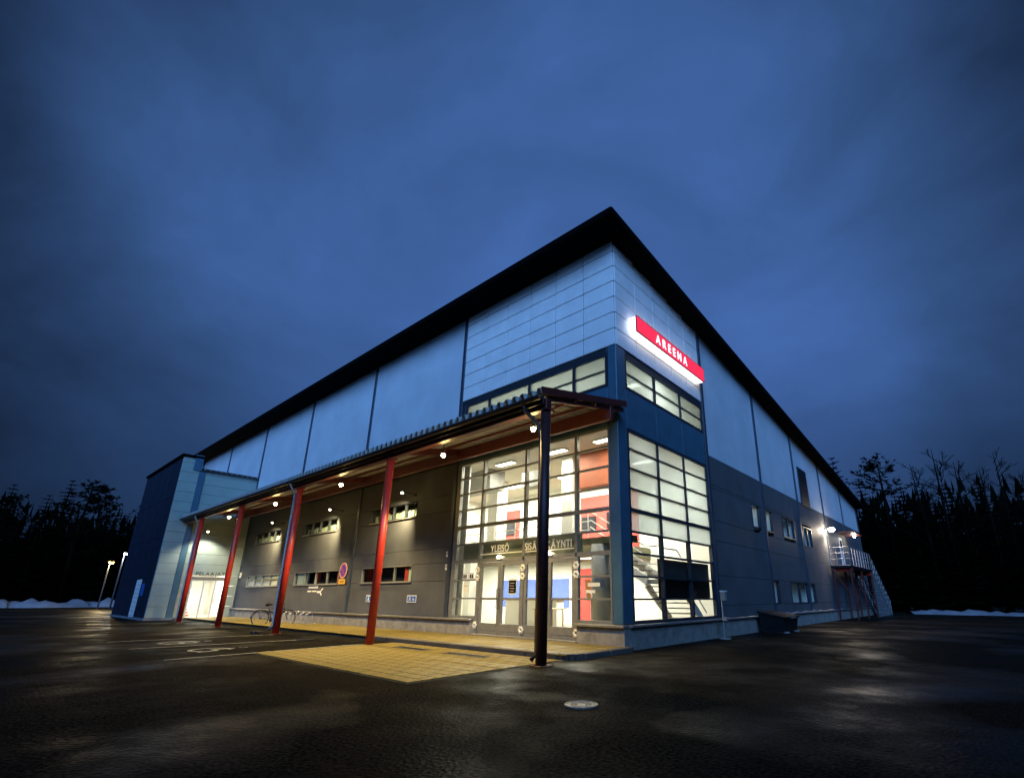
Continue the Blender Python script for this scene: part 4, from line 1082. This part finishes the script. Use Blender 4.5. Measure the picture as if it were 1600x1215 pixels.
# the door onto the landing with its porch roof
o = MB().bbox(-.10, .012, 27.6, 28.6, 3.3, 5.4, b=.006).obj('side_door', 'white_paint', hall)
MB().tube([(.02, 28.45, 4.25), (.08, 28.45, 4.25), (.08, 28.3, 4.25)], .015, 6).obj('handle', 'black', o)
MB().bbox(.014, .022, 27.8, 28.4, 4.5, 5.2, b=.002).obj('pane', 'glass_dark', o)
MB().bbox(.06, 1.1, 27.2, 30.2, 5.62, 5.72, b=.01).obj('porch_roof', 'red_dark', hall)
wl = thing('floodlight', 'very bright wall floodlight above the landing of the outdoor stair', 'floodlight', (0, 23.7, 5.55))
MB().bbox(.0, .08, -.08, .08, -.08, .08, b=.01).obj('back_plate', 'black', wl); MB().bar((.05, 0, 0), (.34, 0, .05), .04, .04).obj('arm', 'black', wl)
MB().bbox(.3, .5, -.14, .14, -.02, .12, b=.02).obj('housing', 'black', wl); MB().dome((.42, 0, -.06), .19, 16, 5, .8, True).obj('lens', 'bulb_white', wl, True)
lamp('flood_light', 'SPOT', wl, (.62, 0, -.2), 520, (1, .80, .62), spot_size=math.radians(158), spot_blend=.5, shadow_soft_size=.12, rot=(0, math.radians(-18), 0))
t = thing('porch_lamp', 'small white lamp under the porch roof over the stair landing', 'lamp', (.7, 29.4, 5.58))
MB().disc((0, 0, .02), .12, 'z', 18, .04).obj('base', 'white_paint', t); MB().dome((0, 0, -.02), .10, 14, 4, .7, True).obj('globe', 'bulb_cold', t, True)
lamp('lamp_light', 'POINT', t, (0, 0, -.2), 45, (1, .93, .80), shadow_soft_size=.08)
# snow on the side plinth
for a, b in ((13.0, 13.9), (14.4, 15.6), (15.9, 17.2), (17.5, 18.7), (19.2, 19.7), (21.4, 22.6), (24.0, 25.2)):
    q = MB(); n_s = 8
    for i in range(n_s + 1):
        y = a + (b - a) * i / n_s; hgt = .05 * math.sin(PI * i / n_s) + .012
        q.v += [(.02, y, .613), (.19, y, .613), (.17, y, .613 + hgt * .7), (.09, y, .613 + hgt), (.02, y, .613 + hgt * .6)]
    for i in range(n_s):
        for k_ in range(5): q.f.append((i * 5 + k_, i * 5 + (k_ + 1) % 5, (i + 1) * 5 + (k_ + 1) % 5, (i + 1) * 5 + k_))
    q.f += [tuple(range(5))[::-1], tuple(n_s * 5 + k_ for k_ in range(5))]
    tag(q.obj('snow_patch', 'snow'), 'thin strip of snow lying on the plinth ledge of the side wall', 'snow', 'snow strips on the side plinth')
# grit bin
gb = thing('grit_bin', 'black grit bin with sloping lid standing against the side wall', 'bin', (.30, 9.2, 0))
q = MB(); q.add([(0, 0, .06), (.85, 0, .06), (.85, 1.7, .06), (0, 1.7, .06), (-.04, -.05, .72), (.92, -.05, .56), (.92, 1.75, .56), (-.04, 1.75, .72)], [(0, 3, 2, 1), (4, 5, 6, 7), (0, 1, 5, 4), (1, 2, 6, 5), (2, 3, 7, 6), (3, 0, 4, 7)]); q.obj('body', 'black', gb)
q = MB(); q.add([(-.08, -.09, .722), (.98, -.09, .545), (.98, 1.79, .545), (-.08, 1.79, .722), (-.08, -.09, .80), (.98, -.09, .60), (.98, 1.79, .60), (-.08, 1.79, .80)], [(0, 3, 2, 1), (4, 5, 6, 7), (0, 1, 5, 4), (1, 2, 6, 5), (2, 3, 7, 6), (3, 0, 4, 7)]); q.obj('lid', 'black', gb)
for y in (.1, 1.35): MB().bbox(.05, .98, y, y + .2, 0, .06, b=.01).obj('runner', 'galvanised', gb)
MB().tube([(.98, .6, .56), (1.03, .6, .55), (1.03, 1.1, .55), (.98, 1.1, .56)], .014, 6).obj('handle', 'galvanised', gb)
# slim ash bin post
pb = thing('ash_bin', 'slim pale post with a small box top in front of the side glazing', 'ash bin', (.42, 5.35, 0))
MB().tube([(0, 0, 0), (0, 0, 1.45)], .022, 10).obj('post', 'galvanised', pb); MB().disc((0, 0, .02), .2, 'z', 20, .04).obj('foot', 'concrete', pb)
MB().bbox(.0, .16, -.10, .10, 1.20, 1.48, b=.01).obj('box', 'pipe', pb); MB().bbox(-.01, .17, -.11, .11, 1.48, 1.52, b=.005).obj('lid', 'white_paint', pb)
MB().bbox(.0, .14, -.07, .07, .55, .68, b=.01).obj('tray', 'pipe', pb)

# ================================================================== snow banks, street lamps, trees
def bank(name, pts, w, h, lab, seed):
    rnd = random.Random(seed); q = MB(); K = 7
    for i, (x, y) in enumerate(pts):
        x2, y2 = pts[min(i + 1, len(pts) - 1)]; x1, y1 = pts[max(i - 1, 0)]
        d = Vector((x2 - x1, y2 - y1, 0)).normalized(); u = Vector((-d.y, d.x, 0)); hh = h * rnd.uniform(.45, 1.15); ww = w * rnd.uniform(.7, 1.15)
        for k_ in range(K):
            t_ = -1 + 2 * k_ / (K - 1); q.v.append((x + u.x * t_ * ww / 2, y + u.y * t_ * ww / 2, -.02 + hh * (1 - t_ * t_) * rnd.uniform(.85, 1.1)))
    for i in range(len(pts) - 1):
        for k_ in range(K - 1): q.f.append((i * K + k_, (i + 1) * K + k_, (i + 1) * K + k_ + 1, i * K + k_ + 1))
    return tag(q.obj(name, 'snow', None, True), lab, 'snow bank')
bank('snow_bank', [(1.9 + i * .45, 41.5 + .3 * math.sin(i * .7)) for i in range(70)], 2.4, .40, 'low bank of ploughed snow along the forest edge behind the outdoor stair', 3)
bank('snow_bank', [(-78 - .8 * math.sin(i * .5), -16 + i * .55) for i in range(38)], 4, .95, 'bank of ploughed snow at the forest edge beyond the parking lot', 5)
bank('snow_bank', [(-72 - .8 * math.sin(i * .5), 6.0 + i * .5) for i in range(22)], 3, .8, 'snow bank beside the street lamps behind the annex', 6)
def street_lamp(x, y, h, lab, bulb, colr, pw):
    t = thing('street_lamp', lab, 'street lamp', (x, y, 0))
    MB().tube([(0, 0, 0), (0, 0, h)], [.08, .05], 10).obj('pole', 'frame_dark', t)
    MB().tube([(0, 0, h), (.15, 0, h + .12), (.6, 0, h + .18)], .035, 8).obj('arm', 'frame_dark', t)
    MB().bbox(.5, 1.05, -.13, .13, h + .12, h + .24, b=.03).obj('head', 'frame', t)
    MB().dome((.78, 0, h + .10), .26 if bulb == 'bulb_street' else .19, 14, 4, .6, True).obj('lens', bulb, t, True)
    lamp('lamp_light', 'POINT', t, (.78, 0, h - .25), pw, colr, shadow_soft_size=.15)
street_lamp(-66.8, -1.2, 4.72, 'yellow glowing street lamp at the forest edge beyond the annex', 'bulb_street', (1, .72, .3), 900)
street_lamp(-58.8, -1.36, 5.2, 'white glowing street lamp standing just beside the annex end', 'bulb_cold', (1, .95, .85), 500)

def conifer(seed, H, dens):
    rnd = random.Random(seed)
    tr = MB().tube([(0, 0, -.1), (.05 * rnd.uniform(-1, 1), 0, H * .5), (0, 0, H * .98)], [H * .016, H * .009, .02], 7)
    cr_ = MB()
    z = H * .10
    while z < H * .985:
        f_ = (z / H); rad = H * .19 * (1 - f_) ** .75 * rnd.uniform(.75, 1.15) + .12
        nb_ = rnd.randint(5, 7)
        for b_ in range(nb_):
            a = 2 * PI * b_ / nb_ + rnd.uniform(-.4, .4); Lb = rad * rnd.uniform(.6, 1.15)
            d = Vector((math.cos(a), math.sin(a), rnd.uniform(-.35, .05) + .5 * max(0, f_ - .6)))
            s_ = Vector((-math.sin(a), math.cos(a), 0)); base = Vector((0, 0, z))
            cr_.tube([base, base + d * Lb], [.03, .008], 3, False)
            m_ = max(3, int(Lb * dens))
            for i in range(m_):
                u = (i + .7) / m_; p = base + d * Lb * u; wd = Lb * .34 * (1.1 - u * .75) * rnd.uniform(.7, 1.2)
                for sg_ in (-1, 1):
                    tip = p + s_ * sg_ * wd + d * wd * .7 + Vector((0, 0, rnd.uniform(-.25, .08) * wd))
                    w_ = d * (.06 + .10 * wd); dn = Vector((0, 0, -.05 - .10 * wd))
                    cr_.add([p - w_, p + w_, tip, p + dn], [(0, 1, 2), (0, 2, 3)])
                cr_.add([p + Vector((0, 0, .05)), p + d * wd * .8 + Vector((0, 0, .06)), p + s_ * .08 + d * .1], [(0, 1, 2)])
        z += H * .028 * rnd.uniform(.8, 1.25) + .05
    return tr.mesh('trunk'), cr_.mesh('crown')
def pine(seed, H):
    rnd = random.Random(seed)
    tr = MB().tube([(0, 0, -.1), (rnd.uniform(-.2, .2), rnd.uniform(-.2, .2), H * .5), (0, 0, H * .95)], [H * .017, H * .011, .04], 7)
    cr_ = MB()
    for b_ in range(46):
        f_ = rnd.uniform(.35, 1) ; z = H * f_; a = rnd.uniform(0, 2 * PI)
        Lb = H * .17 * (1.15 - abs(f_ - .62) * 1.6) * rnd.uniform(.5, 1.2)
        d = Vector((math.cos(a), math.sin(a), rnd.uniform(.0, .55))); base = Vector((0, 0, min(z, H * .95)))
        tip = base + d * Lb; cr_.tube([base, base.lerp(tip, .5) + Vector((0, 0, -.05)), tip], [.05, .03, .012], 3, False)
        for cl_ in range(7):
            c = base.lerp(tip, rnd.uniform(.45, 1.1)) + Vector((rnd.gauss(0, .18), rnd.gauss(0, .18), rnd.gauss(.08, .16)))
            for i in range(9):
                v_ = Vector((rnd.gauss(0, 1), rnd.gauss(0, 1), rnd.gauss(.3, 1))).normalized() * rnd.uniform(.22, .46); s_ = v_.cross(Vector((rnd.random(), rnd.random(), rnd.random()))).normalized() * .06
                cr_.add([c - s_, c + s_, c + v_], [(0, 1, 2)])
    return tr.mesh('trunk'), cr_.mesh('crown')
def bare(seed, H):
    rnd = random.Random(seed); tr = MB(); cr_ = MB()
    tr.tube([(0, 0, -.1), (rnd.uniform(-.3, .3), rnd.uniform(-.2, .2), H * .5), (rnd.uniform(-.5, .5), 0, H)], [H * .012, H * .008, .015], 7)
    def grow(p, d, Lb, r, lev):
        q = p + d * Lb * .5 + Vector((rnd.gauss(0, .06), rnd.gauss(0, .06), .0)) * Lb; e_ = q + (d + Vector((0, 0, .12))).normalized() * Lb * .5
        cr_.tube([p, q, e_], [r, r * .7, r * .35], 3, False)
        if lev:
            for i in range(4 if lev > 1 else 5):
                t_ = rnd.uniform(.25, 1); b_ = p.lerp(e_, t_); nd = (d + Vector((rnd.gauss(0, .6), rnd.gauss(0, .6), rnd.gauss(.15, .4)))).normalized()
                grow(b_, nd, Lb * rnd.uniform(.35, .6), r * .55, lev - 1)
    for i in range(24):
        f_ = rnd.uniform(.28, .98); a = rnd.uniform(0, 2 * PI)
        grow(Vector((0, 0, H * f_)), Vector((math.cos(a) * .7, math.sin(a) * .7, rnd.uniform(.4, 1))).normalized(), H * .20 * (1.15 - f_ * .8), .04, 2)
    return tr.mesh('trunk'), cr_.mesh('crown')
KINDS = {'spruce': [conifer(11, 14, 5.5), conifer(12, 14, 5.5), conifer(13, 14, 5.5)], 'pine': [pine(21, 14), pine(22, 14)], 'birch': [bare(31, 14), bare(32, 14), bare(33, 14)]}
for kd, lst in KINDS.items():
    for tm, cm in lst:
        tm.materials.append(MT['birch_bark' if kd == 'birch' else 'bark']); cm.materials.append(MT['bark' if kd == 'birch' else 'needles'])
def tree(kd, x, y, h, lab, grp, rnd):
    tm, cm = KINDS[kd][rnd.randrange(len(KINDS[kd]))]
    t = thing(kd + '_tree', lab, 'tree', (x, y, 0), rnd.uniform(0, 6.28), grp); s_ = h / 14.0; t.scale = (s_ * rnd.uniform(.95, 1.3), s_ * rnd.uniform(.95, 1.3), s_)
    place(tm, 'trunk', '', t); place(cm, 'crown', '', t)
rt = random.Random(99)
LS = {'spruce': 'dark spruce in the forest edge behind the snow bank', 'pine': 'dark pine in the forest edge behind the snow bank', 'birch': 'bare birch in the forest edge behind the snow bank'}
# right-hand forest behind the hall end
R = [('spruce', -3.6, 50, 17.2), ('pine', -6.5, 53, 17.0), ('spruce', -1.6, 52, 14.8), ('pine', .7, 50.5, 16.2), ('spruce', 2.4, 50, 13.2), ('spruce', 3.9, 52, 12.6), ('birch', 4.2, 47, 14.2), ('birch', 6.0, 48.5, 15.8), ('spruce', 6.4, 52, 12.4), ('spruce', 5.2, 47, 10.6), ('birch', 7.4, 50, 14.4), ('birch', 8.8, 47, 13.0), ('spruce', 8.6, 49, 12.2), ('birch', 10.2, 49, 14.6),
     ('spruce', 10.4, 51, 11.0), ('birch', 11.6, 48, 12.4), ('spruce', 12.4, 50, 12.0), ('birch', 13.4, 47.5, 12.0), ('spruce', 14.6, 51, 11.4), ('spruce', 16.6, 49, 11.8), ('spruce', 1.0, 47, 9.4), ('spruce', 3.2, 46.5, 8.8), ('spruce', 7.4, 46.4, 8.4), ('spruce', 9.6, 46.2, 8.2), ('spruce', 11.4, 46.8, 8.6), ('spruce', 13.6, 46.6, 8.4), ('spruce', 15.4, 47, 8.8), ('spruce', -1.0, 47, 10)]
R += [('spruce', -5 + i * 1.55, 54.5 + (i % 3) * 1.2, 12.2 + 2.2 * ((i * 7) % 5) / 5 - i * .05) for i in range(15)]
for kd, x, y, h in R: tree(kd, x, y, h, LS[kd].replace('snow bank', 'outdoor stair'), 'trees behind the outdoor stair', rt)
for i in range(26):
    x = -66 - rt.uniform(6, 22); y = -26 + i * 1.75 + rt.uniform(-.8, .8)
    h = 15.8 + 2.0 * math.sin(i * 1.1) + rt.uniform(-1.4, 1.6) + (-66 - x - 6) * -.04
    if y > -4: h -= .8
    kd = 'spruce' if rt.random() < .62 else 'pine'
    tree(kd, x - 6, y, h, LS[kd].replace('behind the snow bank', 'beyond the parking lot'), 'trees beyond the parking lot', rt)
for i in range(20):
    x = -84 - rt.uniform(0, 5); y = -24 + i * 2.2 + rt.uniform(-.6, .6)
    tree('spruce', x, y, 12 + rt.uniform(-1.5, 2), LS['spruce'].replace('behind the snow bank', 'beyond the parking lot'), 'trees beyond the parking lot', rt)
# far-off woods that read as one dark mass
def woods(name, pts, h, lab):
    q = MB(); rnd = random.Random(4)
    for (x, y) in pts:
        for i in range(46):
            c = Vector((x + rnd.gauss(0, 1.2), y + rnd.gauss(0, 1.2), 0)); hh = h * rnd.uniform(.6, 1.08); zb_ = rnd.uniform(0, hh); w_ = (hh - zb_) * .13 + .25
            a = rnd.uniform(0, 6.28); s_ = Vector((math.cos(a), math.sin(a), 0)) * w_
            q.add([c - s_ + Vector((0, 0, zb_ * .9)), c + s_ + Vector((0, 0, zb_ * .95)), c + Vector((0, 0, zb_ + w_ * 2.2))], [(0, 1, 2)])
    o = q.obj(name, 'needles'); o['kind'] = 'stuff'; o['label'] = lab; o['category'] = 'woods'
woods('far_woods', [(-98 - (i % 3), -40 + i * 1.0) for i in range(80)], 14.5, 'dark mass of woods behind the trees beyond the parking lot')
woods('far_woods', [(-22 + i * 1.0, 58 + (i % 3)) for i in range(60)], 14.0, 'dark mass of woods behind the trees at the outdoor stair')

# spruces added out of view behind the camera to shade the low walls
ry = random.Random(5)
du = Vector((.86, .50, 0)); dn = Vector((.50, -.86, 0))
for row, dist in enumerate((22, 25, 28)):
    for i in range(-17, 18):
        p_ = Vector((7, -11, 0)) + dn * (dist + ry.uniform(-1.2, 1.2)) + du * (i * 4.2 + row * 2.1 + ry.uniform(-.6, .6))
        tree('spruce', p_.x, p_.y, ry.uniform(22, 28), 'tall dark spruce added out of view to shade the low walls', 'unseen trees added for shade', ry)
